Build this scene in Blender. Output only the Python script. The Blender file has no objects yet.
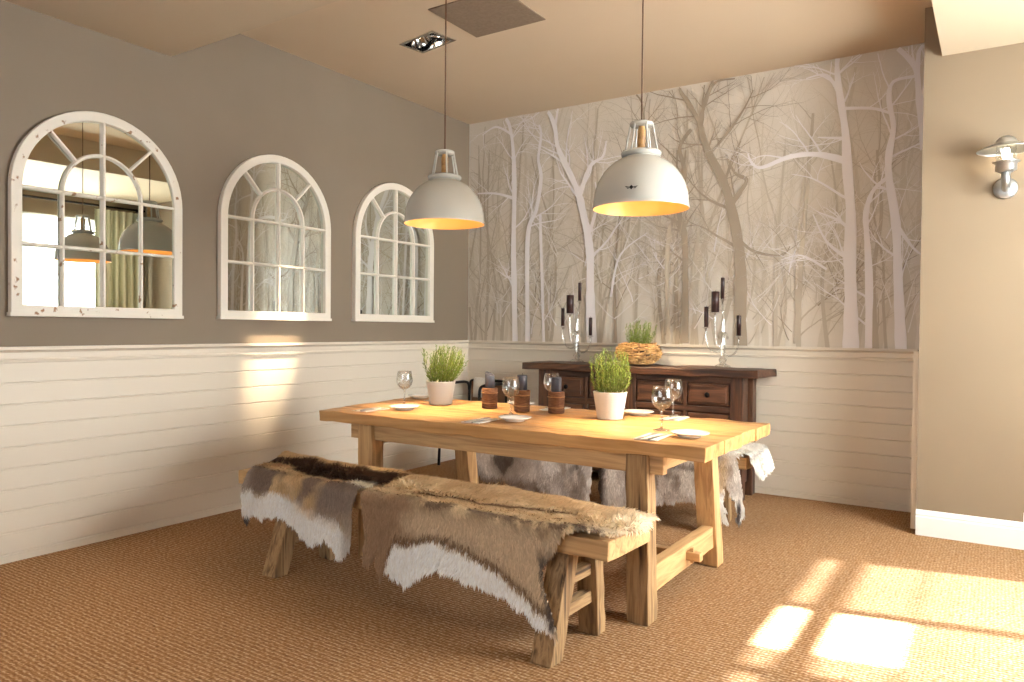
import bpy, bmesh, math, random
import numpy as np
from mathutils import Vector, Matrix, noise as mnoise
PI = math.pi
random.seed(7)
C = bpy.context.scene.collection

# ------------------------------------------------------------------ helpers
def obj(name, bm, mat, parent=None, smooth=False, loc=None):
    me = bpy.data.meshes.new(name)
    if isinstance(bm, bmesh.types.BMesh):
        bmesh.ops.recalc_face_normals(bm, faces=bm.faces)
        bm.to_mesh(me); bm.free()
    else:
        v, f = bm
        me.from_pydata([tuple(p) for p in v], [], f)
    for m in (mat if isinstance(mat, (list, tuple)) else [mat]):
        me.materials.append(m)
    if smooth:
        me.polygons.foreach_set('use_smooth', [True] * len(me.polygons))
    o = bpy.data.objects.new(name, me); C.objects.link(o)
    if parent: o.parent = parent
    if loc: o.location = loc
    return o

def thing(name, label, cat, loc=(0, 0, 0), rotz=0, group=None):
    o = bpy.data.objects.new(name, None); C.objects.link(o)
    o.empty_display_size = .1
    o.location = loc; o.rotation_euler = (0, 0, rotz)
    tag(o, label, cat, group)
    return o

def tag(o, label, cat, group=None):
    o['label'] = label; o['category'] = cat
    if group: o['group'] = group
    return o

def struct(o):
    o['kind'] = 'structure'; return o

def dup(root, loc, rotz, label, group=None):
    r = root.copy(); C.objects.link(r); r.location = loc; r.rotation_euler = (0, 0, rotz)
    r['label'] = label
    if group: r['group'] = group
    for ch in list(root.children):
        c = ch.copy(); C.objects.link(c); c.parent = r
        for g in list(ch.children):
            d = g.copy(); C.objects.link(d); d.parent = c
    return r

def box(bm, x0, x1, y0, y1, z0, z1, bev=0):
    M = Matrix.Translation(((x0+x1)/2, (y0+y1)/2, (z0+z1)/2)) @ Matrix.Diagonal((x1-x0, y1-y0, z1-z0, 1))
    r = bmesh.ops.create_cube(bm, size=1, matrix=M)
    if bev:
        es = list({e for v in r['verts'] for e in v.link_edges})
        bmesh.ops.bevel(bm, geom=es, offset=bev, segments=2, affect='EDGES', profile=.5)
    return r

def hexa(bm, bot, top):
    """eight corners: bottom quad and top quad"""
    v = [bm.verts.new(p) for p in list(bot) + list(top)]
    for f in ((3, 2, 1, 0), (4, 5, 6, 7), (0, 1, 5, 4), (1, 2, 6, 5), (2, 3, 7, 6), (3, 0, 4, 7)):
        bm.faces.new([v[i] for i in f])
    return v

def rough(bm, bot, top, n=(6, 2, 2), amp=.004, seed=0, freq=9, round_=.0):
    """box-like timber with irregular faces: trilinear grid shell between eight corners"""
    bot = [Vector(p) for p in bot]; top = [Vector(p) for p in top]
    def P(a, b, c):
        lo = bot[0].lerp(bot[1], a).lerp(bot[3].lerp(bot[2], a), b)
        hi = top[0].lerp(top[1], a).lerp(top[3].lerp(top[2], a), b)
        p = lo.lerp(hi, c)
        cen = None
        q = p + mnoise.noise_vector(p * freq + Vector((seed * 7.3, seed * 1.7, 3.1))) * amp
        return q
    ch = .008*round_
    def params(k, ln):
        e = min(ch/max(ln, 1e-6), .2)
        return [0, e] + [e+(1-2*e)*q/k for q in range(1, k)] + [1-e, 1] if ch else [q/k for q in range(k+1)]
    A_, B_, C_ = params(n[0], (bot[1]-bot[0]).length), params(n[1], (bot[3]-bot[0]).length), params(n[2], (top[0]-bot[0]).length)
    nx, ny, nz = len(A_)-1, len(B_)-1, len(C_)-1
    cache = {}
    def V(i, j, k):
        if (i, j, k) not in cache:
            a, b, c = A_[i], B_[j], C_[k]
            if ch and (i in (0, nx)) + (j in (0, ny)) + (k in (0, nz)) >= 2:
                f = .62
                if i in (0, nx): a += (A_[1 if i == 0 else nx-1]-a)*f*.5
                if j in (0, ny): b += (B_[1 if j == 0 else ny-1]-b)*f*.5
                if k in (0, nz): c += (C_[1 if k == 0 else nz-1]-c)*f*.5
            cache[(i, j, k)] = bm.verts.new(P(a, b, c))
        return cache[(i, j, k)]
    for i in range(nx):
        for j in range(ny):
            bm.faces.new((V(i, j, 0), V(i, j+1, 0), V(i+1, j+1, 0), V(i+1, j, 0)))
            bm.faces.new((V(i, j, nz), V(i+1, j, nz), V(i+1, j+1, nz), V(i, j+1, nz)))
    for i in range(nx):
        for k in range(nz):
            bm.faces.new((V(i, 0, k), V(i+1, 0, k), V(i+1, 0, k+1), V(i, 0, k+1)))
            bm.faces.new((V(i, ny, k), V(i, ny, k+1), V(i+1, ny, k+1), V(i+1, ny, k)))
    for j in range(ny):
        for k in range(nz):
            bm.faces.new((V(0, j, k), V(0, j, k+1), V(0, j+1, k+1), V(0, j+1, k)))
            bm.faces.new((V(nx, j, k), V(nx, j+1, k), V(nx, j+1, k+1), V(nx, j, k+1)))

def rbox(bm, x0, x1, y0, y1, z0, z1, n=(6, 2, 2), amp=.004, seed=0, freq=9, round_=.5):
    rough(bm, [(x0, y0, z0), (x1, y0, z0), (x1, y1, z0), (x0, y1, z0)],
          [(x0, y0, z1), (x1, y0, z1), (x1, y1, z1), (x0, y1, z1)], n, amp, seed, freq, round_)

def lathe(bm, prof, seg=32, cx=0, cy=0, closed=False):
    rings = []
    for r, z in prof:
        if r < 1e-6:
            rings.append([bm.verts.new((cx, cy, z))])
        else:
            rings.append([bm.verts.new((cx + r*math.cos(2*PI*i/seg), cy + r*math.sin(2*PI*i/seg), z)) for i in range(seg)])
    pairs = list(zip(rings, rings[1:]))
    if closed: pairs.append((rings[-1], rings[0]))
    for a, b in pairs:
        for i in range(seg):
            j = (i+1) % seg
            if len(a) == 1 and len(b) == 1: continue
            if len(a) == 1: bm.faces.new((a[0], b[j], b[i]))
            elif len(b) == 1: bm.faces.new((a[i], a[j], b[0]))
            else: bm.faces.new((a[i], a[j], b[j], b[i]))

def tube(bm, pts, r, seg=8, cap=True, closed=False):
    pts = [Vector(p) for p in pts]; n = len(pts)
    rs = r if isinstance(r, (list, tuple)) else [r]*n
    rings = []; up = None
    for i, p in enumerate(pts):
        if closed: t = pts[(i+1) % n] - pts[i-1]
        else: t = pts[min(i+1, n-1)] - pts[max(i-1, 0)]
        t.normalize()
        if up is None:
            up = t.orthogonal().normalized()
        up = (up - t*up.dot(t)).normalized()
        s = t.cross(up)
        rings.append([bm.verts.new(p + (up*math.cos(2*PI*k/seg) + s*math.sin(2*PI*k/seg))*rs[i]) for k in range(seg)])
    pr = list(zip(rings, rings[1:]))
    if closed: pr.append((rings[-1], rings[0]))
    for a, b in pr:
        for k in range(seg):
            l = (k+1) % seg
            bm.faces.new((a[k], a[l], b[l], b[k]))
    if cap and not closed:
        bm.faces.new(rings[0][::-1]); bm.faces.new(rings[-1])

def B(): return bmesh.new()

def profile_y(prof, y0, y1):
    """extrude an (x,z) profile along y"""
    bm = B()
    a = [bm.verts.new((x, y0, z)) for x, z in prof]; b = [bm.verts.new((x, y1, z)) for x, z in prof]
    n = len(prof)
    for i in range(n):
        j = (i+1) % n
        bm.faces.new((a[i], a[j], b[j], b[i]))
    bm.faces.new(a[::-1]); bm.faces.new(b)
    return bm

# ------------------------------------------------------------------ materials
def s2l(c):
    return tuple(((x/255)/12.92 if x/255 <= .04045 else ((x/255+.055)/1.055)**2.4) for x in c)

def mat(name, col=(200, 200, 200), rough=.5, metal=0, spec=.5, **kw):
    m = bpy.data.materials.new(name); m.use_nodes = True
    p = m.node_tree.nodes['Principled BSDF']
    p.inputs['Base Color'].default_value = (*s2l(col), 1)
    p.inputs['Roughness'].default_value = rough
    p.inputs['Metallic'].default_value = metal
    p.inputs['Specular IOR Level'].default_value = spec
    for k, v in kw.items(): p.inputs[k.replace('_', ' ')].default_value = v
    return m

def nodes(m): return m.node_tree.nodes, m.node_tree.links, m.node_tree.nodes['Principled BSDF']

def mottle(m, cols, scale=(3, 3, 3), detail=4, bump=0, bscale=None, rough=None, pos=None, dist=.01, distort=0):
    """noise driven colour ramp + optional bump, in object coordinates"""
    N, L, p = nodes(m)
    tc = N.new('ShaderNodeTexCoord'); mp = N.new('ShaderNodeMapping'); mp.inputs['Scale'].default_value = scale
    no = N.new('ShaderNodeTexNoise'); no.inputs['Scale'].default_value = 1; no.inputs['Detail'].default_value = detail
    no.inputs['Distortion'].default_value = distort
    cr = N.new('ShaderNodeValToRGB'); els = cr.color_ramp.elements
    pos = pos or [.3 + .4*i/(len(cols)-1) for i in range(len(cols))]
    while len(els) < len(cols): els.new(.5)
    for e, c, q in zip(els, cols, pos): e.position = q; e.color = (*s2l(c), 1)
    L.new(tc.outputs['Object'], mp.inputs['Vector']); L.new(mp.outputs[0], no.inputs['Vector'])
    L.new(no.outputs['Fac'], cr.inputs['Fac']); L.new(cr.outputs['Color'], p.inputs['Base Color'])
    if bump:
        b = N.new('ShaderNodeBump'); b.inputs['Strength'].default_value = bump; b.inputs['Distance'].default_value = dist
        if bscale:
            mp2 = N.new('ShaderNodeMapping'); mp2.inputs['Scale'].default_value = bscale
            n2 = N.new('ShaderNodeTexNoise'); n2.inputs['Scale'].default_value = 1; n2.inputs['Detail'].default_value = 4
            L.new(tc.outputs['Object'], mp2.inputs['Vector']); L.new(mp2.outputs[0], n2.inputs['Vector'])
            L.new(n2.outputs['Fac'], b.inputs['Height'])
        else: L.new(no.outputs['Fac'], b.inputs['Height'])
        L.new(b.outputs[0], p.inputs['Normal'])
    return m

def wood(name, cols, axis, fine=60, long=3, rough=.55, bump=.35, knots=True):
    sc = [fine]*3; sc['xyz'.index(axis)] = long
    m = mat(name, cols[0], rough)
    mottle(m, cols, tuple(sc), 6, bump, tuple(s*1.6 for s in sc), dist=.004, distort=.6)
    return m

PALE = [(152, 116, 74), (190, 150, 102), (208, 170, 120), (172, 132, 86)]
M = {}
M['pale_x'] = wood('pale_timber_x', PALE, 'x', 26, 1.6)
M['pale_y'] = wood('pale_timber_y', PALE, 'y', 26, 1.6)
M['pale_z'] = wood('pale_timber_z', PALE, 'z', 30, 1.8)
OLD = [(70, 52, 36), (134, 104, 70), (166, 134, 94), (104, 80, 52)]
M['old_z'] = wood('weathered_timber', OLD, 'z', 45, 2.2, .8, .9)
M['old_y'] = wood('weathered_timber_rail', OLD, 'y', 45, 2.2, .8, .6)
M['top_x'] = wood('tabletop_timber', [(146, 102, 58), (184, 138, 84), (204, 158, 102), (166, 118, 68)], 'x', 16, 1.1, .42, .2)
DARK = [(34, 19, 12), (62, 37, 23), (90, 56, 35), (48, 28, 17)]
M['dark_x'] = wood('dark_timber_x', DARK, 'x', 24, 2, .45, .5)
M['dark_z'] = wood('dark_timber_z', DARK, 'z', 24, 2, .5, .5)
M['drawer'] = wood('drawer_timber', [(48, 28, 18), (78, 48, 30), (98, 62, 40), (58, 35, 22)], 'x', 22, 2, .45, .4)
M['void'] = mat('dark_gap', (20, 12, 8), .9)
M['iron'] = mat('black_iron', (24, 22, 22), .5, .8)
M['panel'] = mat('white_panel_paint', (216, 205, 188), .45)
M['white'] = mat('white_gloss_paint', (232, 230, 226), .35)
M['taupe'] = mottle(mat('taupe_wall_paint', rough=.75), [(122, 108, 91), (127, 113, 96)], (1.5, 1.5, 1.5), 3)
M['pierpaint'] = mottle(mat('stone_wall_paint', rough=.7), [(124, 107, 86), (129, 112, 90)], (1.5, 1.5, 1.5), 3)
M['ceil'] = mottle(mat('ceiling_paint', rough=.8), [(202, 181, 154), (206, 186, 160)], (1, 1, 1), 2)
M['soffit'] = mat('soffit_paint', (194, 177, 152), .8)
M['grille'] = mottle(mat('taupe_panel_cloth', rough=.9), [(120, 102, 84), (132, 114, 95)], (60, 60, 60), 3)
M['chrome'] = mat('chrome', (225, 225, 225), .12, 1)
M['steel'] = mat('brushed_steel', (190, 188, 184), .3, 1)
M['galv'] = mat('galvanised_steel', (176, 178, 178), .38, .9)
M['mirror'] = mat('silvered_glass', (222, 228, 220), .012, 1)
M['enamel'] = mat('grey_white_enamel', (190, 187, 178), .18)
M['gold'] = mat('warm_gold_lining', (236, 184, 112), .45, .1)
M['porcelain'] = mat('white_porcelain', (240, 236, 230), .2)
M['linen'] = mottle(mat('white_linen', rough=.85), [(222, 216, 206), (236, 232, 224)], (90, 90, 90), 3, .3)
M['pot'] = mat('white_ceramic', (238, 230, 216), .35)
M['soil'] = mottle(mat('soil', rough=1), [(40, 28, 18), (66, 48, 32)], (120, 120, 120), 4, .8)
M['candle_grey'] = mat('slate_wax', (66, 68, 78), .45)
M['candle_brown'] = mat('brown_wax', (52, 30, 28), .35)
M['bark'] = mottle(mat('bark_wrap', rough=.85), [(82, 52, 34), (116, 78, 52), (136, 98, 68)], (30, 30, 140), 4, .6)
M['wicker'] = mottle(mat('wicker', rough=.6), [(120, 82, 44), (176, 132, 78), (206, 164, 106)], (25, 25, 25), 3)
M['wick'] = mat('wick', (30, 26, 22), .9)
M['blackpaint'] = mat('black_metal', (22, 20, 20), .35, .5)
M['tan_leather'] = mat('tan_leather', (120, 84, 56), .5)
M['doorwood'] = wood('door_timber', [(48, 28, 18), (70, 42, 28), (84, 52, 34)], 'z', 20, 2, .4, .2)
M['curtain'] = mottle(mat('sage_striped_curtain', rough=.8), [(148, 152, 124), (210, 214, 190), (234, 234, 218)], (4, 40, .2), 2)

def distress(name, base, spots, amt=.62):
    m = mat(name, base, .55)
    N, L, p = nodes(m)
    tc = N.new('ShaderNodeTexCoord'); no = N.new('ShaderNodeTexNoise'); no.inputs['Scale'].default_value = 22; no.inputs['Detail'].default_value = 3
    cr = N.new('ShaderNodeValToRGB'); cr.color_ramp.elements[0].position = amt; cr.color_ramp.elements[1].position = amt + .05
    mx = N.new('ShaderNodeMixRGB'); mx.inputs[1].default_value = (*s2l(base), 1); mx.inputs[2].default_value = (*s2l(spots), 1)
    L.new(tc.outputs['Object'], no.inputs['Vector']); L.new(no.outputs['Fac'], cr.inputs[0]); L.new(cr.outputs[0], mx.inputs[0])
    L.new(mx.outputs[0], p.inputs['Base Color'])
    return m
M['distressed'] = distress('worn_white_paint', (224, 216, 202), (150, 112, 78), .645)
M['frame_white'] = mat('cream_white_paint', (228, 220, 206), .5)

def glassmat(name, tint=(1, 1, 1), base=.06, edge=.75):
    m = bpy.data.materials.new(name); m.use_nodes = True
    N = m.node_tree.nodes; L = m.node_tree.links; N.clear()
    out = N.new('ShaderNodeOutputMaterial'); mix = N.new('ShaderNodeMixShader')
    tr = N.new('ShaderNodeBsdfTransparent'); tr.inputs[0].default_value = (*tint, 1)
    gl = N.new('ShaderNodeBsdfGlossy'); gl.inputs['Roughness'].default_value = .03
    lw = N.new('ShaderNodeLayerWeight'); lw.inputs[0].default_value = .35
    mr = N.new('ShaderNodeMapRange'); mr.inputs[3].default_value = base; mr.inputs[4].default_value = edge
    L.new(lw.outputs['Facing'], mr.inputs[0]); L.new(mr.outputs[0], mix.inputs[0])
    L.new(tr.outputs[0], mix.inputs[1]); L.new(gl.outputs[0], mix.inputs[2]); L.new(mix.outputs[0], out.inputs[0])
    return m
M['glass'] = glassmat('clear_glass', (.97, .975, .97), .07, .6)
M['crystal'] = glassmat('crystal', (.95, .95, .94), .16, .75)
M['pane'] = glassmat('window_glass', (1, 1, 1), .02, .3)

def emit(name, col, st):
    m = bpy.data.materials.new(name); m.use_nodes = True
    N = m.node_tree.nodes; L = m.node_tree.links; N.clear()
    out = N.new('ShaderNodeOutputMaterial'); e = N.new('ShaderNodeEmission')
    e.inputs[0].default_value = (*col, 1); e.inputs[1].default_value = st
    L.new(e.outputs[0], out.inputs[0]); return m
M['bulb'] = emit('warm_bulb', (1, .72, .38), 25)
M['bulb_wall'] = emit('wall_bulb', (1, .78, .45), 60)
M['halogen'] = emit('halogen', (1, .86, .66), 14)

def sheer(name, col, trans):
    m = bpy.data.materials.new(name); m.use_nodes = True
    N = m.node_tree.nodes; L = m.node_tree.links; N.clear()
    out = N.new('ShaderNodeOutputMaterial'); mix = N.new('ShaderNodeMixShader'); mix.inputs[0].default_value = trans
    d = N.new('ShaderNodeBsdfDiffuse'); t = N.new('ShaderNodeBsdfTranslucent')
    d.inputs[0].default_value = (*s2l(col), 1); t.inputs[0].default_value = (*s2l(col), 1)
    tp_ = N.new('ShaderNodeBsdfTransparent'); m2 = N.new('ShaderNodeMixShader'); m2.inputs[0].default_value = .34
    L.new(d.outputs[0], mix.inputs[1]); L.new(t.outputs[0], mix.inputs[2])
    L.new(mix.outputs[0], m2.inputs[1]); L.new(tp_.outputs[0], m2.inputs[2]); L.new(m2.outputs[0], out.inputs[0]); return m
M['sheer'] = sheer('sheer_cloth', (244, 242, 234), .75)

# carpet: sisal weave
def carpet():
    m = mat('sisal_carpet', (150, 105, 62), .95, spec=.1)
    N, L, p = nodes(m)
    tc = N.new('ShaderNodeTexCoord')
    def ns(scale, det=3):
        mp = N.new('ShaderNodeMapping'); mp.inputs['Scale'].default_value = scale
        n = N.new('ShaderNodeTexNoise'); n.inputs['Scale'].default_value = 1; n.inputs['Detail'].default_value = det
        L.new(tc.outputs['Object'], mp.inputs[0]); L.new(mp.outputs[0], n.inputs['Vector']); return n
    a = ns((55, 130, 1), 5); b = ns((1.2, 1.2, 1), 4)
    wv = N.new('ShaderNodeTexWave'); wv.wave_type = 'BANDS'; wv.bands_direction = 'Y'
    wv.inputs['Scale'].default_value = 16; wv.inputs['Distortion'].default_value = 3.0; wv.inputs['Detail'].default_value = 2; wv.inputs['Detail Scale'].default_value = 3
    L.new(tc.outputs['Object'], wv.inputs['Vector'])
    wx = N.new('ShaderNodeTexWave'); wx.wave_type = 'BANDS'; wx.bands_direction = 'X'
    wx.inputs['Scale'].default_value = 22; wx.inputs['Distortion'].default_value = 5; wx.inputs['Detail'].default_value = 2
    L.new(tc.outputs['Object'], wx.inputs['Vector'])
    def mathn(op, x, y):
        k = N.new('ShaderNodeMath'); k.operation = op
        for i, q in enumerate((x, y)):
            if isinstance(q, (int, float)): k.inputs[i].default_value = q
            else: L.new(q, k.inputs[i])
        return k.outputs[0]
    h = mathn('ADD', mathn('MULTIPLY', wv.outputs['Fac'], .2), mathn('MULTIPLY', a.outputs['Fac'], .72))
    h = mathn('ADD', h, mathn('MULTIPLY', wx.outputs['Fac'], .08))
    cr = N.new('ShaderNodeValToRGB'); e = cr.color_ramp.elements
    e[0].position = .22; e[0].color = (*s2l((98, 66, 40)), 1); e[1].position = .78; e[1].color = (*s2l((200, 174, 144)), 1)
    k = e.new(.5); k.color = (*s2l((148, 110, 74)), 1)
    L.new(h, cr.inputs[0])
    mx = N.new('ShaderNodeMixRGB'); mx.blend_type = 'MULTIPLY'; mx.inputs[0].default_value = .35
    c2 = N.new('ShaderNodeValToRGB'); c2.color_ramp.elements[0].position = .35; c2.color_ramp.elements[0].color = (.75, .72, .68, 1)
    c2.color_ramp.elements[1].position = .65; c2.color_ramp.elements[1].color = (1, 1, 1, 1)
    L.new(b.outputs['Fac'], c2.inputs[0]); L.new(cr.outputs[0], mx.inputs[1]); L.new(c2.outputs[0], mx.inputs[2])
    L.new(mx.outputs[0], p.inputs['Base Color'])
    bp = N.new('ShaderNodeBump'); bp.inputs['Strength'].default_value = .8; bp.inputs['Distance'].default_value = .006
    L.new(h, bp.inputs['Height']); L.new(bp.outputs[0], p.inputs['Normal'])
    return m
M['carpet'] = carpet()

def attr_mat(name, rough=.7, sheen=0, trans=0):
    m = mat(name, rough=rough, spec=.2)
    N, L, p = nodes(m)
    a = N.new('ShaderNodeAttribute'); a.attribute_name = 'Col'
    L.new(a.outputs['Color'], p.inputs['Base Color'])
    if sheen: p.inputs['Sheen Weight'].default_value = sheen
    return m
M['fur'] = attr_mat('reindeer_fur', .85, 0)
M['leaf'] = attr_mat('herb_leaves', .6)

# ------------------------------------------------------------------ camera (solved from the photograph's vanishing lines)
f_px, cam_loc = 737.19, (4.0724, -5.4637, 1.179)
cam = bpy.data.cameras.new('camera'); co = bpy.data.objects.new('camera', cam); C.objects.link(co)
cam.sensor_fit = 'HORIZONTAL'; cam.sensor_width = 36; cam.lens = f_px*36/1024; cam.clip_start = .05
yaw, pit, rol = .5807, -.0172, .0089
fw = Vector((-math.sin(yaw)*math.cos(pit), math.cos(yaw)*math.cos(pit), math.sin(pit)))
rt = Vector((math.cos(yaw), math.sin(yaw), 0)); up = rt.cross(fw)
r2 = rt*math.cos(rol) + up*math.sin(rol); u2 = -rt*math.sin(rol) + up*math.cos(rol)
mw = Matrix.Identity(4)
for i in range(3):
    mw[i][0] = r2[i]; mw[i][1] = u2[i]; mw[i][2] = -fw[i]; mw[i][3] = cam_loc[i]
co.matrix_world = mw
bpy.context.scene.camera = co

# ------------------------------------------------------------------ the room
HC, HW, HS = 3.054, 1.066, 2.755          # tray ceiling, wainscot top, dropped ceiling
XP, XQ, YP = 3.70, 4.215, -.58            # pillar
XR, YF = 5.6, -7.6                        # right wall, front wall
WT = .02
# floor slab
bm = B(); box(bm, -.2, XR+.2, YF-.2, .2, -.1, 0); struct(obj('floor', bm, M['carpet']))
# tray ceiling with an opening for the twin spotlight
SPC = Vector((.932, -1.718, HC)); SA = math.radians(-10)
ux, uy = Vector((math.cos(SA), math.sin(SA), 0)), Vector((-math.sin(SA), math.cos(SA), 0))
hole = [SPC + ux*sx*.15 + uy*sy*.085 for sx, sy in ((-1, -1), (1, -1), (1, 1), (-1, 1))]
outer = [Vector(p) for p in ((-.1, -3.3, HC), (4.3, -3.3, HC), (4.3, .1, HC), (-.1, .1, HC))]
bm = B(); a = [bm.verts.new(p) for p in outer]; b = [bm.verts.new(p) for p in hole]
for i in range(4):
    j = (i+1) % 4; bm.faces.new((a[i], b[i], b[j], a[j]))
ceil = struct(obj('ceiling', bm, M['ceil']))
so = ceil.modifiers.new('slab', 'SOLIDIFY'); so.thickness = .012; so.offset = 0
# dropped ceilings round the tray
bm = B(); box(bm, -.05, XR+.2, YF-.2, -2.93, HS, 3.3); struct(obj('ceiling_dropped_front', bm, M['soffit']))
bm = B(); box(bm, 3.79, XR+.2, -2.93, -.0, HS, 3.3); struct(obj('ceiling_dropped_right', bm, M['soffit']))
# walls
bm = B(); box(bm, -.2, 0, YF-.2, .2, 0, 3.3); struct(obj('wall_left', bm, M['taupe']))
VX0, VX1, VZ0, VZ1 = 1.2, 4.7, .85, 2.50
bm = B()
box(bm, -.2, VX0, YF-.2, YF, 0, 3.3); box(bm, VX1, XR+.2, YF-.2, YF, 0, 3.3); box(bm, VX0, VX1, YF-.2, YF, 0, VZ0); box(bm, VX0, VX1, YF-.2, YF, VZ1, 3.3)
struct(obj('wall_front', bm, M['taupe']))
bm = B()
for x in (VX0+.03, VX0+.88, VX0+1.75, VX0+2.62, VX1-.03): box(bm, x-.03, x+.03, YF-.09, YF-.03, VZ0, VZ1)
for z in (VZ0+.03, VZ1-.03): box(bm, VX0, VX1, YF-.09, YF-.03, z-.03, z+.03)
wf2 = struct(obj('window_2', bm, M['white']))
bm = B(); box(bm, VX0, VX1, YF-.063, YF-.057, VZ0, VZ1); struct(obj('window_pane', bm, M['pane'], wf2))
bm = B(); box(bm, XP, XQ, YP, 0.05, 0, 3.3); struct(obj('wall_pillar', bm, M['pierpaint']))
bm = B(); box(bm, XQ, XR+.2, -.28, .05, 0, 3.3); struct(obj('wall_alcove', bm, M['pierpaint']))
# right wall with a window opening
WY0, WY1, WZ0, WZ1 = -3.05, -.72, .75, 2.50
bm = B()
box(bm, XR, XR+.2, YF-.2, WY0, 0, 3.3); box(bm, XR, XR+.2, WY1, .05, 0, 3.3)
box(bm, XR, XR+.2, WY0, WY1, 0, WZ0); box(bm, XR, XR+.2, WY0, WY1, WZ1, 3.3)
struct(obj('wall_right', bm, M['pierpaint']))

# wainscot profile: horizontal tongue-and-groove boards with a moulded cap
def wains_profile():
    gro = [.044, .146, .248, .364, .481, .588, .689, .785, .889]
    gro = [.042 + .1055*i for i in range(9)]
    pr = [(0, 0), (WT, 0)]
    for g in gro:
        pr += [(WT, g-.005), (WT-.006, g-.002), (WT-.006, g+.002), (WT, g+.005)]
    pr += [(WT, .985), (WT+.012, .988), (WT+.014, 1.0), (WT+.006, 1.008), (WT+.006, 1.036), (WT+.016, 1.044), (WT+.030, 1.050), (WT+.030, HW), (0, HW)]
    return pr
bm = profile_y(wains_profile(), YF, 0); struct(obj('trim_1', bm, M['panel']))
bm = B()
pr = wains_profile()
a = [bm.verts.new((WT, -d, z)) for d, z in pr]; b = [bm.verts.new((XP, -d, z)) for d, z in pr]
for i in range(len(pr)):
    j = (i+1) % len(pr); bm.faces.new((a[i], b[i], b[j], a[j]))
bm.faces.new(a); bm.faces.new(b[::-1])
struct(obj('trim_2', bm, M['panel']))
bm = B(); box(bm, XP-.03, XP-.0005, YP+.03, -.0, 0.02, HW+.0); struct(obj('trim_3', bm, M['panel']))
# pillar skirting
pr = [(0, 0), (.022, 0), (.022, .105), (.016, .112), (.018, .122), (.010, .138), (.006, .146), (0, .146)]
bm = B()
path = [Vector((XP, YP)), Vector((XQ, YP)), Vector((XQ, -.28))]
rings = []
for i, (pt, d) in enumerate(((path[0], Vector((0, -1))), (path[1], Vector((1, -1))), (path[2], Vector((1, 0))))):
    rings.append([bm.verts.new((pt.x + d.x*o, pt.y + d.y*o, z)) for o, z in pr])
for r0, r1 in zip(rings, rings[1:]):
    for k in range(len(pr)):
        l = (k+1) % len(pr); bm.faces.new((r0[k], r1[k], r1[l], r0[l]))
bm.faces.new(rings[0]); bm.faces.new(rings[-1][::-1])
struct(obj('baseboard_pillar', bm, M['white']))
# dark door in the alcove beside the pillar
bm = B(); box(bm, 4.26, 4.33, -.33, -.28, 0, 1.20, .004); box(bm, 4.97, 5.04, -.33, -.28, 0, 1.20, .004); box(bm, 4.26, 5.04, -.33, -.28, 1.2, 1.26, .004)
box(bm, 4.33, 4.97, -.315, -.285, .01, 1.20, .004)
struct(obj('door_1', bm, M['doorwood']))

# window: frame with bars, glass, sill
bm = B()
fx0, fx1 = XR+.02, XR+.08
box(bm, fx0, fx1, WY0, WY0+.06, WZ0, WZ1); box(bm, fx0, fx1, WY1-.06, WY1, WZ0, WZ1)
box(bm, fx0, fx1, WY0, WY1, WZ0, WZ0+.07); box(bm, fx0, fx1, WY0, WY1, WZ1-.07, WZ1)
for y in (-2.42, -1.70): box(bm, fx0, fx1, y-.035, y+.035, WZ0, WZ1)
box(bm, fx0, fx1, WY0, WY1, 2.165, 2.245)
wf = obj('window_1', bm, M['white']); struct(wf)
bm = B(); box(bm, XR+.045, XR+.051, WY0, WY1, WZ0, WZ1); struct(obj('window_pane', bm, M['pane'], wf))
bm = B(); box(bm, XR-.06, XR+.02, WY0-.05, WY1+.05, WZ0-.04, WZ0, .004); struct(obj('window_sill', bm, M['white'], wf))

def curtain(name, label, y0, y1, z0, z1, x, mt, waves, amp, group=None):
    n = waves*10; vs = []; fs = []
    for i in range(n+1):
        y = y0 + (y1-y0)*i/n
        for k, z in enumerate((z1, (z0+z1)/2, z0)):
            vs.append((x + amp*math.sin(2*PI*waves*i/n)*(1 if k else .6) + (.004*math.sin(i*1.7) if k == 2 else 0), y, z))
    for i in range(n):
        for k in range(2):
            a = i*3+k; fs.append((a, a+1, a+4, a+3))
    o = obj(name, (vs, fs), mt, smooth=True)
    s = o.modifiers.new('thickness', 'SOLIDIFY'); s.thickness = .003
    tag(o, label, 'curtain', group); return o
curtain('curtain', 'full-length sage striped curtain at the pillar end of the window', -.98, -.42, .03, 2.62, XR-.14, M['curtain'], 6, .045)
curtain('curtain', 'full-length sage striped curtain at the end of the window away from the pillar', -3.5, -2.9, .03, 2.62, XR-.14, M['curtain'], 6, .045)
bm = B(); tube(bm, [(XR-.14, -3.55, 2.66), (XR-.14, -.36, 2.66)], .014, 10)
for y in (-3.5, -1.9, -.40): box(bm, XR-.14, XR-.0005, y-.01, y+.01, 2.65, 2.67)
tag(obj('curtain_rod', bm, M['iron']), 'black metal rod carrying the sage striped curtains', 'curtain rod')
curtain('cafe_curtain', 'white sheer half curtain across the lower window panes', WY0+.04, WY1-.04, .80, 1.82, XR-.015, M['sheer'], 22, .012)
curtain('sheer_curtain', 'tall white sheer panel over the window pane nearest the pillar', -1.74, WY1-.02, 1.77, 2.48, XR-.045, M['sheer'], 9, .01)
curtain('sheer_curtain', 'tall white sheer panel over the window pane farthest from the pillar', WY0+.02, -2.22, 1.77, 2.48, XR-.045, M['sheer'], 7, .01)

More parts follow.
